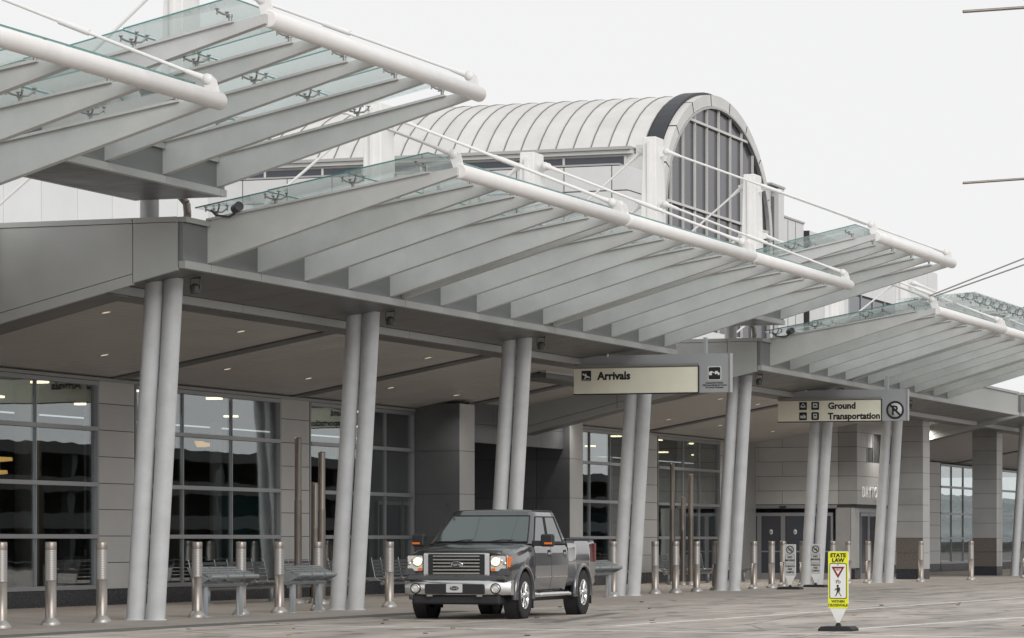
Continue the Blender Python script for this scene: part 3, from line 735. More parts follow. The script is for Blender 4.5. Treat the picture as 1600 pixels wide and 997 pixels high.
# side aisle of white panels
YA = 121.0
bx('aisle_core', 'joint', hall, -72, -39.58, YA + .04, YC - .05, 7, 15.84)
xc = [-39.55, -40.2, -42.15, -44.1, -46.05, -48, -49.95, -51.9, -53.85, -55.8, -57.75, -59.7, -61.65, -63.6, -65.5]
zc = [7, 9, 11, 12.9, 14.88, 15.85]
for xa, xb in zip(xc[:-1], xc[1:]):
    for za, zb_ in zip(zc[:-1], zc[1:]): bx('aisle_panel', 'white_panel', hall, xb + .022, xa - .022, YA, YA + .04, za + .022, zb_ - .022)
for za, zb_ in zip(zc[:-1], zc[1:]): bx('aisle_panel', 'white_panel', hall, -39.58, -39.54, YA + .045, YC - .05, za + .022, zb_ - .022)
bx('corner_panel', 'vault_white', hall, -40.0, -39.32, YC + .1, YC + .95, 7, 16.9)
# stepped blocks beyond the arch
bx('side_glazing', 'arch_glass', hall, XA - .6, XA - .3, 139.7, 141.0, 8, 16.55)
bx('side_frame', 'vault_white', hall, XA - .7, XA - .1, 139.62, 139.70, 8, 16.7)
bx('stair_block', 'white_panel', hall, -44, XA - .1, 141.0, 141.9, 8, 16.95)
bx('stair_block_cap', 'trim_light', hall, -44.05, XA - .05, 139.7, 141.95, 16.96, 17.05)
bx('low_block', 'white_panel', hall, -44, XA - .2, 141.95, 145.6, 8, 15.75)
for y in (142.9, 144.2): bx('block_joint', 'joint', hall, XA - .21, XA - .19, y - .02, y + .02, 8, 15.7)
bx('low_block_cap', 'trim_light', hall, -44.05, XA - .15, 141.95, 145.65, 15.76, 15.84)
# far white upper storey seen between the right canopies
fb = thing('far_building', 'white panelled upper storey with tall windows seen under the right raised canopy', 'building', (-39, 160, 7))
bx('core', 'joint', fb, -60, -39.05, 146, 172.0, 6, 15.5)
for i in range(11):
    a = 146 + i * 2.36
    for za, zb_ in ((6, 8.5), (8.5, 10.8), (10.8, 13.2), (13.2, 15.5)):
        if 2 < i < 7 and za == 10.8: continue
        bx('wall_panel', 'white_panel', fb, -39.04, -39, a + .02, a + 2.34, za + .02, zb_ - .02)
for i in range(3, 7):
    a = 146 + i * 2.36
    bx('window_pane', 'window_dark', fb, -39.04, -39.02, a + .12, a + 2.24, 10.95, 13.1)
    bx('window_frame', 'mullion', fb, -39.03, -38.97, a - .05, a + .1, 10.85, 13.19)
uw = thing('upper_wall', 'low white panelled wall behind the canopies below the arched window', 'wall', (-36, 115, 7))
bx('backing', 'joint', uw, -36.5, -35.56, 98, 135, 6.9, 9.18)
for i in range(14): bx('wall_panel', 'white_panel', uw, -35.55, -35.5, 98 + i * 2.64 + .015, 98 + (i + 1) * 2.64 - .015, 6.9, 9.2)

# ------------------------------------------------------------------ entrance girder canopy at far right and its stay mast
gc = thing('girder_canopy', 'grey box girder with glass panes and spider fittings at the right edge under the wires', 'canopy', (-22, 104, 8.5))
MB().prism([(-22.2, 8.1), (-21.9, 8.02), (-21.9, 8.56), (-22.2, 8.56)], 'y', 97.5, 118).build('girder', 'beam_grey', gc)
for i in range(8):
    a = 97.6 + i * 2.5
    MB().prism([(-23.4, 8.66), (-21.0, 8.82), (-21.0, 8.842), (-23.4, 8.682)], 'y', a, a + 2.46).build('glass_pane', 'glass_canopy', gc)
    for x in (-22.7, -21.4):
        for dy in (.15, 1.3): link('spider_fitting', SPID['four'], gc, (x, a + dy, 8.54 + (x + 22.05) * .067))
    MB().prism([(-23.2, 8.42), (-21.1, 8.56), (-21.1, 8.60), (-23.2, 8.50)], 'y', a + .1, a + .2).build('cross_bar', 'beam_grey', gc)
sm = thing('stay_mast', 'pair of dark stay rods rising to the upper right corner region', 'mast', (-10, 100, 0))
MB().tube((-10, 100, 0), (-10, 100, 15), .25, .16, n=16).build('mast_body', 'white_steel', sm)
for dz, y in ((.1, 98.2), (-.5, 98.5), (-1.1, 108.6), (-.7, 108.9)):
    MB().tube((-22.9, y - 1.0, 8.5), (-10.1, 100, 13.5 + dz), .022, n=8).build('stay_rod', 'fitting_steel', sm)

# street lamp just outside the frame: its two thin arms reach in at the upper right
sl = thing('street_lamp', 'thin bronze lamp arms reaching in at the upper right over the road', 'lamp', (-1.2, 25, 0))
MB().tube((-1.2, 25.6, 0), (-1.2, 25.6, 6.2), .09, .06, n=14).build('pole', 'bronze_pole', sl)
MB().tube((-1.2, 25.6, 5.62), (-5.0, 22.85, 5.12), .011, n=8).build('arm', 'bronze_pole', sl)
MB().tube((-1.2, 25.6, 4.36), (-5.0, 22.85, 3.92), .009, n=8).build('arm', 'bronze_pole', sl)

# ------------------------------------------------------------------ bollards
bo = thing('bollard', '', 'bollard', (0, 0, 0), 'stainless bollards along the road edge')
MB().lathe([(.095, .0), (.095, .74), (.0, .74)], n=24).build('post', 'steel_brushed', bo)
sl_ = MB(); z = .745
while z < 1.24: sl_.lathe([(.0946, z), (.0958, z + .003), (.0958, z + .027), (.0946, z + .03)], n=24); z += .03
sl_.build('ribbed_sleeve', 'steel_light', bo)
MB().lathe([(.094, z), (.097, z + .01), (.097, 1.375), (.09, 1.39), (.0, 1.392)], n=24).build('cap', 'steel_brushed', bo)
MB().lathe([(.165, .0), (.165, .035), (.15, .06), (.105, .11), (.094, .125)], n=24).build('base_flange', 'steel_light', bo, bevel=0)
BOL = [(-26.0, 47.15, 'cut by the left frame edge'), (-26.2, 49.2, 'nearest whole one at the left'), (-26.2, 51.05, 'just left of the nearest column pair'),
       (-26.28, 55.0, 'left end of the first slatted bench'), (-26.4, 57.18, 'right end of the first slatted bench'), (-26.4, 58.95, 'left end of the second slatted bench'),
       (-26.6, 61.3, 'right end of the second slatted bench'), (-26.48, 64.8, 'standing alone left of the truck'), (-26.2, 79.0, 'behind the truck tailgate bench'),
       (-26.5, 83.4, 'first right of the columns under the arrivals sign'), (-26.4, 84.9, 'second right of the arrivals sign columns'), (-26.6, 87.5, 'third right of the arrivals sign columns'), (-26.75, 89.8, 'just left of the columns right of the arrivals sign'),
       (-26.55, 93.05, 'first in front of the sliding doors'), (-26.5, 94.8, 'second in front of the sliding doors'), (-27.2, 98.6, 'behind the near no smoking sign'), (-26.9, 99.8, 'just right of the near no smoking sign'),
       (-27.2, 104.7, 'behind the yellow sign, left of two'), (-27.1, 106.3, 'behind the yellow sign, right of two'), (-26.6, 107.0, 'between the yellow sign and the lettering column'),
       (-25.7, 110.8, 'in front of the brown granite pier'), (-25.2, 116.5, 'in front of the farther pier'), (-24.6, 123.2, 'cut by the right frame edge')]
# keep each at its bearing: solve the along-kerb position for the surveyed offsets
for i, (x, y, lab) in enumerate(BOL):
    o = bo if i == 0 else copy_tree(bo)
    o.location = (x, y, 0); o['label'] = 'stainless steel bollard ' + lab; o.rotation_euler.z = random.random() * 6
# tall bronze poles in threes
tp = 0
for (x, y, h, lab) in ((-30.0, 68.02, 3.72, 'tallest of three beside the second bench'), (-29.8, 68.5, 2.72, 'shortest of three beside the second bench'), (-29.2, 67.5, 3.38, 'middle height one of three beside the second bench'),
                       (-31.3, 100.3, 3.85, 'tallest of three by the far glass bay'), (-31.0, 100.5, 2.8, 'shortest of three by the far glass bay'), (-30.75, 100.5, 3.52, 'middle height one of three by the far glass bay')):
    t = thing('bronze_pole', 'slim round bronze pole, ' + lab, 'pole', (x, y, 0), 'tall bronze poles in threes')
    MB().lathe([(.085, 0), (.085, h * .62)], (x, y, 0), n=20).build('lower_tube', 'bronze_pole', t)
    MB().lathe([(.083, h * .62), (.079, h * .622), (.079, h - .02), (.07, h), (.0, h)], (x, y, 0), n=20).build('upper_tube', 'bronze_pole', t)
    MB().lathe([(.15, 0), (.15, .03), (.09, .10), (.084, .11)], (x, y, 0), n=20).build('base_flange', 'steel_light', t)

# ------------------------------------------------------------------ benches
def perch(label, y0, y1, xf=-26.12):
    """lean bench: narrow tilted slatted seat along the kerb on two round posts, rounded front edge to the street"""
    t = thing('slatted_bench', label, 'bench', (xf, (y0 + y1) / 2, 0), 'slatted benches between the bollards')
    n = 3; zf, zr, dx = .765, .93, .36
    for i in range(n):
        a, b = y0 + (y1 - y0) * i / n + .03, y0 + (y1 - y0) * (i + 1) / n - .03
        for j in range(4):
            f0, f1 = (j + .14) / 4, (j + .74) / 4
            MB().prism([(xf - .03 - dx * f0, zf + (zr - zf) * f0), (xf - .03 - dx * f1, zf + (zr - zf) * f1), (xf - .03 - dx * f1 - .008, zf + (zr - zf) * f1 - .025), (xf - .03 - dx * f0 - .008, zf + (zr - zf) * f0 - .025)], 'y', a, b).build('slat', 'bench_grey', t)
        MB().tube((xf, a, .74), (xf, b, .74), .042, n=14).build('front_rail', 'bench_grey', t)
    for y in [y0 + (y1 - y0) * i / n for i in range(n + 1)]:
        MB().prism([(xf - .02, .72), (xf - .45, .925), (xf - .45, .895), (xf - .30, .60), (xf - .2, .60), (xf - .02, .69)], 'y', y - .011, y + .011).build('rib', 'bench_grey', t)
    MB().tube((xf - .25, y0 + .02, .60), (xf - .25, y1 - .02, .60), .055, n=12).build('cross_tube', 'bench_grey', t)
    for y in (y0 + .32, y1 - .30):
        MB().lathe([(.145, 0), (.145, .012), (.068, .016), (.068, .54), (.045, .56), (.045, .62)], (xf - .25, y, 0), n=18).build('leg', 'bench_grey', t)
    return t
perch('grey slatted bench between the first two bollards right of the nearest columns', 55.2, 57.35)
perch('grey slatted bench beside the bronze poles', 59.2, 61.1)
perch('grey slatted bench just behind the truck tailgate', 75.9, 78.6, -25.85)
def back_bench(label, x, y0, y1):
    t = thing('backed_bench', label, 'bench', (x, y0, 0), 'dark backed benches along the glass wall')
    nsec = max(1, round((y1 - y0) / .62)); 
    for i in range(nsec):
        a, b = y0 + (y1-y0)*i/nsec + .02, y0 + (y1-y0)*(i+1)/nsec - .02
        for j in range(4): bx('seat_slat', 'bench_dark', t, x - .2 + j * .12, x - .1 + j * .12, a, b, .42, .44)
        for j in range(5): MB().prism([(x - .24 - .02 * j, .52 + j * .085), (x - .22 - .02 * j, .52 + j * .085), (x - .235 - .02 * j, .585 + j * .085), (x - .255 - .02 * j, .585 + j * .085)], 'y', a, b).build('back_slat', 'bench_dark', t)
    for y in [y0 + (y1-y0)*i/nsec for i in range(nsec + 1)]:
        MB().path([(x - .34, y, .98), (x - .23, y, .46), (x - .1, y, .40), (x + .28, y, .42)], .014, 8).build('armrest', 'steel_light', t)
    MB().tube((x, y0 - .1, .34), (x, y1 + .1, .34), .05, n=10).build('seat_beam', 'bench_grey', t)
    for y in (y0 + .3, y1 - .3): MB().lathe([(.12, 0), (.12, .012), (.055, .016), (.055, .34)], (x, y, 0), n=14).build('leg', 'bench_grey', t)
back_bench('dark backed bench against the glass left of the first slatted bench', -31.6, 66.4, 70.4)
back_bench('dark backed bench against the glass behind the second slatted bench', -31.6, 71.2, 75.4)
back_bench('dark backed bench against the glass beside the truck nose', -31.7, 77.2, 79.6)
back_bench('dark backed bench at the far glass bay behind the bollards', -31.9, 101.5, 106.5)
back_bench('single far bench seat right of the far bronze poles', -31.6, 108.6, 109.8)

# ------------------------------------------------------------------ overhead signs
def rrect(x0, x1, z0, z1, r, n=5):
    p = []
    for cx_, cz_, a0 in ((x1 - r, z1 - r, 0), (x0 + r, z1 - r, 90), (x0 + r, z0 + r, 180), (x1 - r, z0 + r, 270)):
        for i in range(n + 1): a = R(a0 + 90 * i / n); p.append((cx_ + r * math.cos(a), cz_ + r * math.sin(a)))
    return p
def plate(name, m, parent, pts, y0, y1): return MB().prism(pts, 'y', y0, y1).build(name, m, parent)
def ring_y(name, m, parent, x, z, y, ro, ri, d=.004, n=28):
    return MB().lathe([(ri, 0), (ro, 0), (ro, -d), (ri, -d), (ri, 0)], (0, 0, 0), 'y', n).build(name, m, parent, (x, y, z))
def overhead(label, y, x0, x1, xs_, z0):
    t = thing('overhead_sign', label, 'sign', ((x0 + x1) / 2, y, z0), 'signs hung from the canopies')
    h1 = .63
    plate('sign_body', 'sign_grey', t, [(x0, z0), (x1, z0), (x1, z0 + .97), (x0 + .98, z0 + .93), (x0, z0 + .70)] if False else [(x0, z0), (x1, z0), (x1, z0 + .95), (x0, z0 + .95)], y, y + .22)
    # upper bracket: slopes up to the soffit at the terminal end, then steps down
    plate('bracket', 'sign_grey', t, [(x0 + .01, z0 + .955), (x0 + .85, z0 + .955), (x0 + .85, z0 + 1.26), (x0 + .01, z0 + .98)], y + .03, y + .2)
    MB().tube((x0 + .87, y - .01, z0 + .92), (x0 + .92, y - .01, z0 + 1.26), .028, n=10).build('hanger_post', 'white_steel', t)
    bx('hanger_post', 'sign_grey', t, x1 - .7, x1 - .62, y + .06, y + .16, z0 + .955, z0 + 1.35)
    bx('top_rail', 'steel_light', t, x0, xs_ - .01, y - .07, y - .002, z0 + .66, z0 + .72)
    bx('end_strip', 'steel_light', t, x1 - .035, x1 + .004, y - .012, y - .001, z0, z0 + .95)
    lb = MB(); lb.prism(rrect(x0 + .01, xs_ - .025, z0 + .01, z0 + h1, .02), 'y', y - .05, y - .002); lb.build('light_panel', 'sign_cream', t)
    fr = MB(); fr.box(x0, xs_ - .02, y - .055, y - .002, z0 - .02, z0 + .008); fr.box(xs_ - .023, xs_ - .003, y - .06, y - .002, z0, z0 + .66); fr.build('panel_frame', 'sign_black', t)
    return t
S1Y = 77.6
ar = overhead('grey overhead sign reading Arrivals with a cream panel and tow warning', S1Y, -26.76, -22.74, -23.52, 5.03)
yf = S1Y - .052
plate('icon_tile', 'sign_black', ar, rrect(-26.55, -26.30, 5.36, 5.61, .015), yf - .003, yf)
pl = MB(); pl.prism([(-26.53, 5.545), (-26.505, 5.545), (-26.47, 5.515), (-26.335, 5.455), (-26.32, 5.425), (-26.345, 5.425), (-26.43, 5.455), (-26.51, 5.50)], 'y', yf - .007, yf - .0035)
pl.prism([(-26.45, 5.50), (-26.40, 5.475), (-26.435, 5.545), (-26.46, 5.55)], 'y', yf - .0072, yf - .0036); pl.prism([(-26.45, 5.46), (-26.40, 5.45), (-26.47, 5.40), (-26.49, 5.405)], 'y', yf - .0074, yf - .0038)
pl.box(-26.53, -26.32, yf - .0076, yf - .004, 5.375, 5.387); pl.build('plane_icon', 'sign_white', ar)
text('Arrivals', .27, (-26.13, yf - .003, 5.385), 'sign_black', ar, bold=.038, xs=1.0)
yf = S1Y - .002
plate('tow_tile', 'sign_white', ar, rrect(-23.305, -22.965, 5.325, 5.665, .04), yf - .003, yf)
plate('tow_tile', 'sign_black', ar, rrect(-23.285, -22.985, 5.345, 5.645, .03), yf - .006, yf - .0032)
ic = MB()
ic.prism([(-23.28, 5.47), (-23.20, 5.47), (-23.20, 5.52), (-23.13, 5.49), (-23.14, 5.52), (-23.21, 5.55), (-23.27, 5.53)], 'y', yf - .010, yf - .0065)
ic.prism([(-23.12, 5.49), (-23.0, 5.465), (-23.0, 5.50), (-23.04, 5.52), (-23.06, 5.55), (-23.11, 5.55), (-23.13, 5.52)], 'y', yf - .010, yf - .0065)
for cx_, cz_ in ((-23.25, 5.465), (-23.215, 5.465), (-23.10, 5.485), (-23.025, 5.465)): ic.lathe([(.0, -.0005), (.02, -.0005), (.02, -.004)], (cx_, yf - .0105, cz_), 'y', 10)
ic.build('tow_icon', 'sign_white', ar)
for i, s_ in enumerate(('Unattended Vehicles', 'Will Immediately Be Towed', "At Owner's Expense")): text(s_, .055, (-23.135, yf - .003, 5.245 - .055 * i), 'sign_black', ar, bold=.02, align='CENTER', xs=.98)
S2Y = 97.6
gt = overhead('grey overhead sign reading Ground Transportation with a no parking roundel', S2Y, -27.08, -23.05, -23.83, 5.02)
yf = S2Y - .052
for ci, (cx_, cz_) in enumerate(((-26.40, 5.375), (-26.02, 5.375), (-26.40, 5.065), (-26.02, 5.065))):
    plate('icon_tile', 'sign_black', gt, rrect(cx_, cx_ + .24, cz_, cz_ + .24, .02 if ci != 3 else .05), yf - .003, yf)
    ic = MB(); a, b = yf - .0072, yf - .0034
    if ci == 0: ic.prism([(cx_+.05,cz_+.07),(cx_+.19,cz_+.07),(cx_+.19,cz_+.12),(cx_+.165,cz_+.17),(cx_+.075,cz_+.17),(cx_+.05,cz_+.12)], 'y', a, b); ic.box(cx_+.095, cx_+.145, a, b, cz_+.185, cz_+.205)
    if ci == 1: ic.prism(rrect(cx_+.05, cx_+.19, cz_+.06, cz_+.20, .02), 'y', a, b)
    if ci == 2: ic.prism([(cx_+.04,cz_+.06),(cx_+.2,cz_+.06),(cx_+.2,cz_+.12),(cx_+.17,cz_+.16),(cx_+.12,cz_+.16),(cx_+.1,cz_+.12),(cx_+.04,cz_+.15)], 'y', a, b)
    if ci == 3: ic.prism(rrect(cx_+.06, cx_+.18, cz_+.05, cz_+.19, .02), 'y', a, b)
    o = ic.build('vehicle_icon', 'sign_white', gt)
    ic = MB(); a, b = a - .004, a - .0005
    if ci in (0, 1, 3): ic.box(cx_+.08, cx_+.16, a, b, cz_+.115, cz_+.155)
    else: ic.box(cx_+.12, cx_+.165, a, b, cz_+.115, cz_+.14)
    for wx in (.085, .155): ic.box(cx_+wx-.012, cx_+wx+.012, a, b, cz_+.075, cz_+.095)
    ic.build('vehicle_icon', 'sign_black', gt)
text('Ground', .27, (-25.50, yf - .003, 5.40), 'sign_black', gt, bold=.038, xs=1.0)
text('Transportation', .27, (-25.50, yf - .003, 5.085), 'sign_black', gt, bold=.038, xs=.98)
yf = S2Y - .002
pc = (-23.43, 5.34)
MB().lathe([(.0, 0), (.245, 0), (.245, -.0035), (.0, -.0035)], (0, 0, 0), 'y', 32).build('roundel_ground', 'sign_silver', gt, (pc[0], yf, pc[1]))
ring_y('roundel_ring', 'sign_black', gt, pc[0], pc[1], yf - .004, .275, .215)
text('P', .40, (pc[0] - .12, yf - .005, pc[1] - .145), 'sign_black', gt, bold=.02)
d = .165; plate('roundel_slash', 'sign_black', gt, [(pc[0] - d - .02, pc[1] + d - .02), (pc[0] - d + .02, pc[1] + d + .02), (pc[0] + d + .02, pc[1] - d + .02), (pc[0] + d - .02, pc[1] - d - .02)], yf - .012, yf - .0085)

# ------------------------------------------------------------------ standing signs
def post_sign(name, label, x, y, w, z0, z1, m_face, base_w):
    t = thing(name, label, 'sign', (x, y, 0))
    b = MB().prism([(x - base_w, 0), (x + base_w, 0), (x + base_w, .035), (x + base_w - .05, .075), (x - base_w + .05, .075), (x - base_w, .035)], 'y', y - .22, y + .22).build('rubber_base', 'rubber', t)
    MB().prism([(x - .05, .07), (x + .05, .07), (x + .02, .13), (x - .02, .13)], 'y', y - .03, y + .03).build('hinge', 'rubber', t)
    h = w / 2
    pts = rrect(x - h, x + h, z0, z1, .025); pts = [p for p in pts if p[1] > z0 + .03]
    plate('back_plate', 'sign_white', t, [(x - .02, .125), (x + .02, .125), (x + h, z0)] + [p for p in pts if p[0] > x] + [p for p in pts if p[0] <= x] + [(x - h, z0)], y - .01, y + .01)
    return t
x, y = -12.985, 50.31
sl2 = post_sign('crosswalk_sign', 'yellow and white yield to pedestrians sign on a black rubber base in the road', x, y, .325, .42, 1.245, 'sign_yellow', .27)
yf = y - .0105; h = .1625
plate('yellow_face', 'sign_yellow', sl2, rrect(x - h + .004, x + h - .004, .355, 1.24, .02), yf - .003, yf)
plate('black_border', 'sign_black', sl2, rrect(x - .138, x + .138, .505, 1.06, .025), yf - .006, yf - .0035)
plate('white_field', 'sign_white', sl2, rrect(x - .127, x + .127, .517, 1.048, .02), yf - .009, yf - .0065)
plate('yield_triangle', 'sign_red', sl2, [(x - .105, 1.005), (x + .105, 1.005), (x, .825)], yf - .012, yf - .0095)
plate('yield_triangle', 'sign_white', sl2, [(x - .055, .975), (x + .055, .975), (x, .882)], yf - .015, yf - .0125)
text('YIELD', .026, (x, yf - .018, .948), 'sign_red', sl2, align='CENTER', bold=.01)
text('STATE', .085, (x, yf - .006, 1.155), 'sign_black', sl2, align='CENTER', bold=.038, xs=1.05)
text('LAW', .085, (x, yf - .006, 1.078), 'sign_black', sl2, align='CENTER', bold=.038, xs=1.05)
text('TO', .062, (x, yf - .012, .745), 'sign_black', sl2, align='CENTER', bold=.01)
text('WITHIN', .058, (x, yf - .006, .445), 'sign_black', sl2, align='CENTER', bold=.015, xs=1.0)
text('CROSSWALK', .058, (x, yf - .006, .385), 'sign_black', sl2, align='CENTER', bold=.015, xs=.96)
pd = MB(); a, b = yf - .012, yf - .0095
pd.lathe([(.0, -.001), (.019, -.001), (.019, -.004)], (x - .005, yf - .0085, .705), 'y', 14)
pd.prism([(x - .018, .682), (x + .022, .685), (x + .034, .665), (x + .03, .615), (x + .02, .612), (x + .02, .648), (x + .012, .61), (x - .02, .61), (x - .022, .65)], 'y', a, b)
pd.prism([(x - .022, .675), (x - .018, .655), (x - .05, .632), (x - .056, .642)], 'y', a - .0004, b - .0004)
pd.prism([(x - .02, .612), (x + .004, .612), (x - .03, .545), (x - .05, .545), (x - .048, .552), (x - .038, .555)], 'y', a - .0006, b - .0006)
pd.prism([(x - .002, .612), (x + .014, .612), (x + .028, .58), (x + .04, .545), (x + .058, .545), (x + .055, .553), (x + .046, .555), (x + .03, .595)], 'y', a - .0008, b - .0008)
pd.build('pedestrian_figure', 'sign_black', sl2)
for z in (1.035, .795): MB().lathe([(.0, -.004), (.009, -.004), (.009, 0)], (x, yf - .0125, z), 'y', 10).build('rivet', 'sign_black', sl2)
for (x, y, lab) in ((-25.25, 92.3, 'white no smoking sign on a black base in front of the doors'), (-25.74, 97.0, 'white no smoking sign half hidden behind the yellow sign')):
    t = post_sign('no_smoking_sign', lab, x, y, .34, .42, 1.30, 'sign_white', .34); t['group'] = 'no smoking signs'
    yf = y - .0105
    plate('grey_face', 'sign_silver', t, rrect(x - .16, x + .16, .40, 1.29, .03), yf - .003, yf)
    ring_y('prohibition_ring', 'sign_black', t, x, 1.145, yf - .0035, .115, .09)
    d = .075; plate('prohibition_slash', 'sign_black', t, [(x - d - .01, 1.145 + d - .01), (x - d + .01, 1.145 + d + .01), (x + d + .01, 1.145 - d + .01), (x + d - .01, 1.145 - d - .01)], yf - .008, yf - .004)
    cg = MB(); cg.box(x - .06, x + .06, yf - .0065, yf - .0035, 1.125, 1.145); cg.prism([(x + .03, 1.155), (x + .045, 1.155), (x + .03, 1.20), (x + .01, 1.20)], 'y', yf - .0065, yf - .0035); cg.build('cigarette_icon', 'sign_black', t)
    plate('text_box', 'sign_black', t, rrect(x - .135, x + .135, .73, 1.0, .02), yf - .006, yf - .0035)
    plate('text_box', 'sign_silver', t, rrect(x - .128, x + .128, .737, .993, .018), yf - .0085, yf - .0065)
    text('NO', .09, (x, yf - .011, .90), 'sign_black', t, align='CENTER', bold=.03)
    text('SMOKING', .075, (x, yf - .011, .815), 'sign_black', t, align='CENTER', bold=.03, xs=.86)
    for i, s_ in enumerate(('TOBACCO', 'FREE', 'CAMPUS')): text(s_, .07, (x, yf - .006, .645 - i * .085), 'sign_black', t, align='CENTER', bold=.025, xs=.85)

# ------------------------------------------------------------------ pickup truck (local frame: -y is the nose, +x the driver side, origin under the front axle)
tk = thing('pickup_truck', 'dark grey four-door pickup truck with chrome grille and headlights on', 'truck', (0, 0, 0))
WB, TRK = 3.72, .885
RW = .425
def half(sec): return [(x, y, z) for x, y, z in sec] + [(-x, y, z) for x, y, z in reversed(sec)]
def sect(y, zb, zt, w, crown=.03, tuck=.05, shoulder=.06, wt=None):
    """closed body section, widest at mid height"""
    wt = w - shoulder if wt is None else wt
    zm = zb + (zt - zb) * .55
    h = [(w - tuck - .10, y, zb), (w - tuck, y, zb + .04), (w - .012, y, zb + (zt - zb) * .28), (w, y, zm), (w - .008, y, zt - .17), (w - .03, y, zt - .07), (wt, y, zt - .012), (wt - .10, y, zt + crown * .45), (wt * .45, y, zt + crown)]
    return half(h)
def arches(me_obj, cuts):
    for cy in cuts:
        cmesh = MB().tube((-1.3, cy, RW), (1.3, cy, RW), .50, n=40).mesh('arch_cutter', 'plastic_black')
        c = bpy.data.objects.new('arch_cutter', cmesh); COL.objects.link(c)
        md = me_obj.modifiers.new('b', 'BOOLEAN'); md.object = c; md.operation = 'DIFFERENCE'; md.solver = 'EXACT'
        dg = bpy.context.evaluated_depsgraph_get(); dg.update()
        nm = bpy.data.meshes.new_from_object(me_obj.evaluated_get(dg)); me_obj.modifiers.clear()
        old = me_obj.data; me_obj.data = nm; bpy.data.objects.remove(c); bpy.data.meshes.remove(cmesh)
# front body: nose to cowl
secs = [sect(-.83, .62, 1.10, .93, .02, .02), sect(-.80, .56, 1.15, .965, .03, .03), sect(-.70, .50, 1.185, .985, .045, .04), sect(-.3, .46, 1.245, 1.0, .055), sect(.25, .46, 1.305, 1.005, .05), sect(.595, .46, 1.345, 1.005, .03)]
fbdy = MB().loft(secs, closed=True).build('front_body', 'truck_paint', tk); arches(fbdy, [0])
# cab lower body with separate doors
secs = [sect(y, .46, 1.355, 1.005, .0, .07) for y in (.60, 1.2, 2.0, 2.70)]
MB().loft(secs, closed=True).build('cab_body', 'truck_paint', tk)
def skin(y0, y1, name, x_off, zb, zt, hand):
    pr = [(1.005 - .07, zb + .02), (1.005 - .05, zb + .06), (.993, zb + (zt - zb) * .28), (1.005, zb + (zt - zb) * .55), (.997, zt - .17), (.976, zt - .07), (.955, zt - .03)]
    for s in (1, -1):
        o = [[(s * (x + x_off), y, z) for x, z in pr] for y in (y0, y1)]; i_ = [[(s * (x - .01), y, z) for x, z in pr] for y in (y1, y0)]
        d = MB().loft([o[0], o[1], i_[0], i_[1], o[0]], smooth=False).build(name, 'truck_paint', tk)
        if hand:
            hx = s * (1.0 + x_off)
            hb = MB().box(min(hx, hx + s * .028), max(hx, hx + s * .028), hand - .10, hand + .10, 1.155, 1.195).build('door_handle', 'chrome', d, bevel=.006)
            MB().lathe([(.0, .0), (.075, .0), (.075, .006)], (hx - s * .002, hand + .02, 1.17), 'x', 16).build('handle_recess', 'plastic_black', d)
        MB().box(*(sorted((s * (.995), s * (1.022)))), y0 + .01, y1 - .01, .735, .757).build('side_moulding', 'chrome', d)
skin(.625, 1.62, 'front_door', .008, .46, 1.355, 1.47)
skin(1.64, 2.62, 'rear_door', .008, .46, 1.355, 2.47)
# greenhouse: windscreen raked, roof crowned
gb = [(.955, .87, 1.385), (.955, 3.10, 1.385)]; 
YW = .50
def ghp(s, v):          # s along 0..1 front to rear, v 0..1 up ; side surface
    y0 = YW + .74 * v; y1 = 2.68 - .20 * v
    return (.965 - .165 * v - .03 * v * v, y0 + (y1 - y0) * s, 1.355 + .575 * v)
levels = [0, .35, .7, .93, 1.0]
gsec = []
for v in levels:
    hw, _, z = ghp(0, v); yf_ = YW + .74 * v; yr_ = 2.68 - .20 * v; bow = .10 * (1 - .4 * v)
    p = []
    for i in range(9): a = -1 + 2 * i / 8; p.append((hw * a, yf_ - bow * (1 - a * a), z))
    for i in range(1, 6): p.append((hw, yf_ + (yr_ - yf_) * i / 6, z))
    for i in range(9): a = 1 - 2 * i / 8; p.append((hw * a, yr_ + .02 * (1 - a * a), z))
    for i in range(1, 6): p.append((-hw, yr_ + (yf_ - yr_) * i / 6, z))
    gsec.append(p)
def shrink(p, k, dz): 
    cy = sum(q[1] for q in p) / len(p); return [(q[0] * k, cy + (q[1] - cy) * k, q[2] + dz) for q in p]
gsec += [shrink(gsec[-1], .955, .03), shrink(gsec[-1], .8, .048), shrink(gsec[-1], .4, .06), shrink(gsec[-1], .05, .062)]
MB().loft(gsec, closed=True).build('cab_roof', 'truck_paint', tk)
# windscreen, slightly proud of the cab shell
ws = []
for v in [.05, .3, .6, .88]:
    hw, _, z = ghp(0, v); yf_ = YW + .74 * v; bow = .10 * (1 - .4 * v); row = []
    for i in range(13): a = (-1 + 2 * i / 12) * .93; row.append((hw * a, yf_ - bow * (1 - a * a) - .014, z + .008))
    ws.append(row)
wsb = [[(x, y + .012, z - .006) for x, y, z in r] for r in ws]
wo = MB().loft(ws).build('windscreen', 'truck_glass', tk)
bd = MB()
edge = [r[0] for r in ws] + ws[-1][1:] + [r[-1] for r in ws[::-1]][1:] + ws[0][::-1][1:]
bd.path([(x, y - .002, z) for x, y, z in edge], .013, 6); bd.build('windscreen_seal', 'plastic_black', wo)
for wx0, wx1 in ((-.55, .05), (.15, .72)):
    MB().path([(wx0, .42, 1.385), ((wx0 + wx1) / 2, .44, 1.425), (wx1, .55, 1.42)], .011, 6).build('wiper', 'plastic_black', wo)
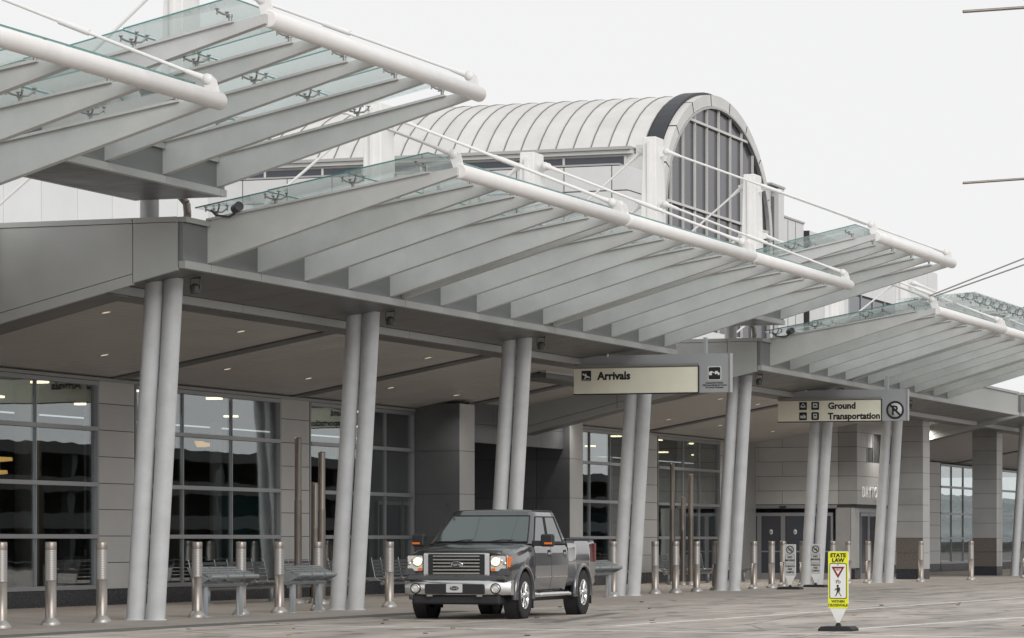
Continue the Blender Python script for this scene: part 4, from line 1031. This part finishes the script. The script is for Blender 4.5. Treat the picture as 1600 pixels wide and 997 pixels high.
for s in (1, -1):
    for (s0, s1, nm, vb) in ((.07, .425, 'front_window', .05), (.465, .90, 'rear_window', .05)):
        P4 = [ghp(s0 + .0, vb), ghp(s1, vb), ghp(s1 - .01, .86), ghp(s0 + (.02 if nm[0] == 'f' else .0), .86)]
        if nm[0] == 'f': P4 = [ghp(.055, vb), ghp(s1, vb), ghp(s1 - .01, .86), ghp(.06, .86)]
        o = [(s * (x + .012), y, z + .004) for x, y, z in P4]; i_ = [(s * (x - .02), y, z) for x, y, z in P4]
        w_ = MB().add(o + i_, [(0, 1, 2, 3), (7, 6, 5, 4), (0, 4, 5, 1), (1, 5, 6, 2), (2, 6, 7, 3), (3, 7, 4, 0)]).build(nm, 'truck_glass', tk)
        MB().path([(x + s * .003, y, z) for x, y, z in o + o[:1]], .012, 6).build('window_seal', 'plastic_black', w_)
    # belt moulding
    a_, b_ = ghp(.02, 0), ghp(.97, 0)
    MB().tube((s * (a_[0] + .012), a_[1], 1.362), (s * (b_[0] + .012), b_[1], 1.362), .014, n=6).build('belt_moulding', 'plastic_black', tk)
    rr = [(s * (ghp(q, 1)[0] - .03), ghp(q, 1)[1], 1.962) for q in (.04, .5, .96)]
    MB().path(rr, .014, 6).build('roof_gutter', 'plastic_black', tk)
# cargo bed, hollow, with rails
secs = [sect(y, .52, 1.43, 1.0, .0, .05, .05) for y in (2.735, 3.3, 4.1, 4.56)]
bd_ = MB().loft(secs, closed=True).build('cargo_bed', 'truck_paint', tk); arches(bd_, [WB])
tn = MB(); tn.box(-.90, .90, 2.78, 4.54, 1.425, 1.462); tn.build('bed_cover', 'plastic_black', tk, bevel=.012)
for s in (1, -1): MB().box(*sorted((s * .90, s * .955)), 2.75, 4.55, 1.425, 1.45).build('bed_rail', 'plastic_black', tk, bevel=.008)
for s in (1, -1):
    MB().box(*sorted((s * .94, s * 1.008)), 4.47, 4.58, 1.0, 1.36).build('tail_lamp', 'tail_red', tk, bevel=.012)
MB().box(-.95, .95, 4.55, 4.68, .58, .78).build('rear_bumper', 'chrome', tk, bevel=.03)
# arch flares
for cy in (0, WB):
    for s in (1, -1):
        fl = MB(); prev = []
        for i in range(19):
            a = R(-8 + 196 * i / 18); r0, r1 = .495, .565
            ya, za, yb, zb = cy + r0 * math.cos(a), RW + r0 * math.sin(a), cy + r1 * math.cos(a), RW + r1 * math.sin(a)
            prev.append([(s * .90, ya, za), (s * 1.03, ya, za), (s * 1.032, (ya + yb) / 2, (za + zb) / 2), (s * 1.0, yb, zb), (s * .9, yb, zb)])
        fl.loft(prev, closed=True); fl.build('arch_flare', 'truck_paint', tk)
        MB().lathe([(.49, -.12), (.49, .12)], (s * .86, cy, RW), 'x', 28).build('arch_liner', 'plastic_black', tk)
# wheels
def wheel(x, y, s, steer=0):
    w = link('wheel', None, tk, (x, y, RW))
    ty = [(.235, -.12), (.37, -.135), (.405, -.12), (RW - .01, -.09), (RW - .01, .09), (.405, .12), (.37, .135), (.235, .12)]
    MB().lathe([(r, h) for r, h in ty], (0, 0, 0), 'x', 40).build('tyre', 'tyre', w, (x, y, RW))
    tr = MB()
    for i in range(36):
        a = 2 * math.pi * i / 36
        for h0, h1, da in ((-.128, -.05, 0), (-.035, .035, .09), (.05, .128, 0)):
            c_, s_ = math.cos(a + da), math.sin(a + da); t_ = Vector((0, -s_, c_)) * .024; rad = Vector((0, c_, s_))
            v = [Vector((hh, 0, 0)) + rad * rr_ + t_ * q for hh in (h0, h1) for rr_ in (RW - .02, RW) for q in (-1, 1)]
            tr.add(v, [(0, 1, 3, 2), (4, 6, 7, 5), (0, 4, 5, 1), (2, 3, 7, 6), (0, 2, 6, 4), (1, 5, 7, 3)])
    tag(tr.build('tread', 'tyre', w, (x, y, RW)), kind='stuff')
    rim = MB().lathe([(.245, s * .115), (.252, s * .125), (.235, s * .125), (.215, s * .10), (.205, s * .03), (.0, s * .03)], (0, 0, 0), 'x', 32)
    ro = rim.build('rim', 'chrome', w, (x, y, RW))
    sp = MB()
    for i in range(6):
        a = 2 * math.pi * i / 6
        for da in (-.13, .13):
            p0 = Vector((s * .105, .05 * math.cos(a), .05 * math.sin(a))); p1 = Vector((s * .11, .225 * math.cos(a + da), .225 * math.sin(a + da)))
            sp.tube(p0, p1, .026, .02, n=6)
    sp.lathe([(.0, s * .14), (.055, s * .138), (.07, s * .12), (.075, s * .06)], (0, 0, 0), 'x', 16)
    sp.build('spokes', 'chrome', w, (x, y, RW))
    MB().lathe([(.0, s * .05), (.2, s * .05)], (0, 0, 0), 'x', 20).build('brake_disc', 'plastic_black', w, (x, y, RW))
    w.rotation_euler.z = R(steer)
for s in (1, -1):
    wheel(s * TRK, 0, s, 0); wheel(s * TRK, WB, s)
# nose: grille, lamps, bumper
YN = -.845
MB().prism(rrect(-.55, .55, .80, 1.17, .03), 'y', YN - .02, YN + .06).build('grille_backing', 'plastic_black', tk)
sr = MB()
o_, i_ = rrect(-.62, .62, .775, 1.19, .03), rrect(-.535, .535, .80, 1.17, .02)
sr.loft([[(p[0], YN - .045, p[1]) for p in o_], [(p[0], YN - .055, p[1]) for p in i_], [(p[0], YN, p[1]) for p in i_], [(p[0], YN, p[1]) for p in o_], [(p[0], YN - .045, p[1]) for p in o_]], closed=True, smooth=False, cap=False)
gr_o = sr.build('grille_surround', 'chrome', tk)
MB().box(-.535, -.44, YN - .05, YN - .02, .805, 1.16).build('grille_side_panel', 'plastic_black', tk); MB().box(.44, .535, YN - .05, YN - .02, .805, 1.16).build('grille_side_panel', 'plastic_black', tk)
for i in range(6):
    z = .828 + i * .061
    MB().prism([(YN - .035, z - .022), (YN - .064, z - .014), (YN - .066, z + .012), (YN - .04, z + .022)], 'x', -.44, .44).build('grille_bar', 'chrome', tk)
def oval(name, m, parent, x, y, z, a, b, d):
    mb = MB().lathe([(.0, -d), (.94, -d), (1, -d * .4), (1, 0)], (0, 0, 0), 'y', 36); mb.v = [(v[0] * a, v[1], v[2] * b) for v in mb.v]
    return mb.build(name, m, parent, (x, y, z))
em = oval('emblem', 'chrome', tk, 0, YN - .062, .985, .125, .054, .014)
oval('emblem_field', 'plastic_black', em, 0, YN - .0745, .985, .115, .046, .005)
text('Ford', .085, (0, YN - .081, .958), 'chrome', em, align='CENTER', bold=.004, xs=1.15, ext=.001)
# dark bug shield across the hood edge
bs = []
for i in range(15):
    a = -1 + 2 * i / 14; xx_ = .80 * a; yb_ = -.845 + .05 * a * a + (.05 if abs(a) > .9 else 0)
    bs.append([(xx_, yb_ - .01, 1.165 - .015 * abs(a)), (xx_, yb_ - .035, 1.205 - .02 * a * a), (xx_, yb_ + .05, 1.268 - .03 * a * a), (xx_, yb_ + .07, 1.262 - .03 * a * a), (xx_, yb_ + .02, 1.17 - .015 * abs(a))])
MB().loft(bs, closed=True).build('hood_shield', 'truck_dark', tk)
# hood bulge and shut line
hd = []
for y_, zt_, w_ in ((-.72, 1.225, .76), (-.3, 1.290, .79), (.2, 1.345, .81), (.52, 1.378, .82)):
    hd.append([(w_ * a, y_, zt_ - .052 * abs(a) ** 2.2 - (.012 if abs(a) < .45 else 0) + (.0 if abs(a) < .99 else -.03)) for a in (-1, -.94, -.75, -.55, -.45, -.2, 0, .2, .45, .55, .75, .94, 1)])
MB().loft(hd).build('hood', 'truck_paint', tk)
for s in (1, -1):
    X = lambda v: s * v
    hl = rrect(.635, .935, .86, 1.15, .03); hl = [(X(px), pz) for px, pz in hl]
    hb = MB().prism(hl, 'y', -.885, -.76).build('headlight', 'lens', tk)
    MB().lathe([(.0, -.03), (.05, -.025), (.075, -.004)], (X(.735), -.886, 1.04), 'y', 18).build('headlamp_bulb', 'headlamp', hb)
    MB().lathe([(.075, -.004), (.09, -.02), (.098, -.002)], (X(.735), -.886, 1.04), 'y', 18).build('reflector', 'chrome', hb)
    MB().prism([(X(px), pz) for px, pz in rrect(.65, .73, .87, .92, .015)], 'y', -.893, -.886).build('turn_lamp', 'amber', hb)
    for bx_, bz_ in ((.835, 1.05), (.90, 1.0)): MB().lathe([(.0, -.012), (.028, -.01), (.034, -.002)], (X(bx_), -.886, bz_), 'y', 12).build('reflector', 'chrome', hb)
    MB().box(*sorted((X(.925), X(.972))), -.82, -.62, .93, 1.12).build('side_marker', 'amber', hb, bevel=.01)
    fr = MB(); fr.path([(X(px), -.888, pz) for px, pz in rrect(.635, .935, .86, 1.15, .03)] + [(X(.935 - .03 + .03), -.888, 1.115)], .008, 6); fr.build('lamp_bezel', 'plastic_black', hb)
    MB().prism([(X(.76), .80), (X(.97), .80), (X(.965), .915), (X(.84), .915), (X(.79), .865)], 'y', -.900, -.74).build('fender_notch', 'truck_paint', tk)
    # mirror
    mr = MB().box(*sorted((X(1.12), X(1.36))), .55, .70, 1.30, 1.53).build('mirror', 'plastic_black', tk, bevel=.035, seg=2)
    MB().prism([(.57, 1.31), (.70, 1.31), (.68, 1.41), (.58, 1.41)], 'x', X(.93), X(1.14)).build('mirror_arm', 'plastic_black', mr)
    MB().box(*sorted((X(1.20), X(1.345))), .540, .552, 1.345, 1.38).build('mirror_marker', 'amber', mr)
    MB().box(*sorted((X(.90), X(.965))), .56, .76, 1.27, 1.40).build('mirror_sail', 'plastic_black', mr, bevel=.01)
    # running board tube and hangers
    MB().path([(X(.93), .62, .44), (X(1.02), .74, .415), (X(1.035), 1.0, RW), (X(1.035), 2.55, RW), (X(1.02), 2.72, .415), (X(.92), 2.85, .44)], .042, 12).build('running_board', 'chrome', tk)
    for y_ in (1.3, 2.35): MB().box(*sorted((X(.97), X(1.05))), y_ - .16, y_ + .16, .435, .455).build('step_pad', 'plastic_black', tk)
    MB().box(*sorted((X(.74), X(1.0))), .52, .54, .18, .56).build('mud_flap', 'plastic_black', tk); MB().box(*sorted((X(.74), X(1.0))), WB + .54, WB + .56, .2, .6).build('mud_flap', 'plastic_black', tk)
# bumper with wraparound ends
bp = []
for i in range(17):
    a = -1 + 2 * i / 16; xx_ = 1.0 * a; yb_ = -.985 + .16 * abs(a) ** 3.5
    bp.append([(xx_, yb_ + .01, .44), (xx_, yb_ - .005, .50), (xx_, yb_ - .01, .64), (xx_, yb_ + .02, .70), (xx_, yb_ + .16, .71), (xx_, yb_ + .2, .44)])
bo_ = MB().loft(bp, closed=True).build('front_bumper', 'chrome', tk)
MB().prism(rrect(-.56, .56, .455, .635, .03), 'y', -1.012, -.9).build('bumper_insert', 'plastic_black', bo_)
MB().box(-.93, .93, -.93, -.80, .70, .785).build('grille_valance', 'truck_paint', tk, bevel=.02)
MB().box(-.82, .82, -.93, -.5, .27, .44).build('air_dam', 'plastic_black', tk, bevel=.03)
MB().box(-.75, .75, -.5, 4.5, .30, .55).build('underbody', 'plastic_black', tk)
for s in (1, -1):
    fg = MB().lathe([(.0, -.012), (.058, -.012), (.066, -.02), (.078, -.016), (.082, .0)], (0, 0, 0), 'y', 24).build('fog_lamp', 'chrome', bo_, (s * .755, -.955, .555))
    MB().lathe([(.0, -.016), (.052, -.014)], (0, 0, 0), 'y', 20).build('fog_lens', 'lens', fg, (s * .755, -.955, .555))
    MB().lathe([(.058, -.004), (.1, .005)], (0, 0, 0), 'y', 20).build('fog_surround', 'plastic_black', fg, (s * .755, -.962, .555))
    MB().tube((s * .42, -1.0, .425), (s * .52, -1.0, .425), .02, n=8).build('tow_hook', 'steel_light', tk)
lp = MB().prism(rrect(-.152, .152, .485, .64, .015), 'y', -1.022, -1.013).build('number_plate', 'sign_silver', tk)
oval('plate_emblem', 'plastic_black', lp, 0, -1.023, .56, .085, .038, .003)
text('Ford', .058, (0, -1.0275, .542), 'sign_silver', lp, align='CENTER', xs=1.15, ext=.001)
tk.location = (-21.32, 56.15, 0); tk.rotation_euler.z = R(2.4)

# ------------------------------------------------------------------ parking garage across the road (outside the frame, mirrored in the glass)
pg = thing('parking_garage', 'concrete parking garage across the road, seen mirrored in the glass', 'building', (24, 110, 0))
for lv in range(3):
    z = 2.1 * lv
    bx('deck', 'garage', pg, 22, 44, 50, 800, z + 2.2, z + 2.6)
    bx('parapet', 'garage', pg, 21.8, 21.98, 50, 800, z + 2.1, z + 2.9 if lv < 2 else z + 2.75)
bx('back_wall', 'garage_dark', pg, 43, 43.5, 50, 800, 0, 6.6)
for i in range(29): bx('pillar', 'garage', pg, 22.1, 22.7, 50 + i * 9.9, 50.6 + i * 9.9, 0, 6.3)
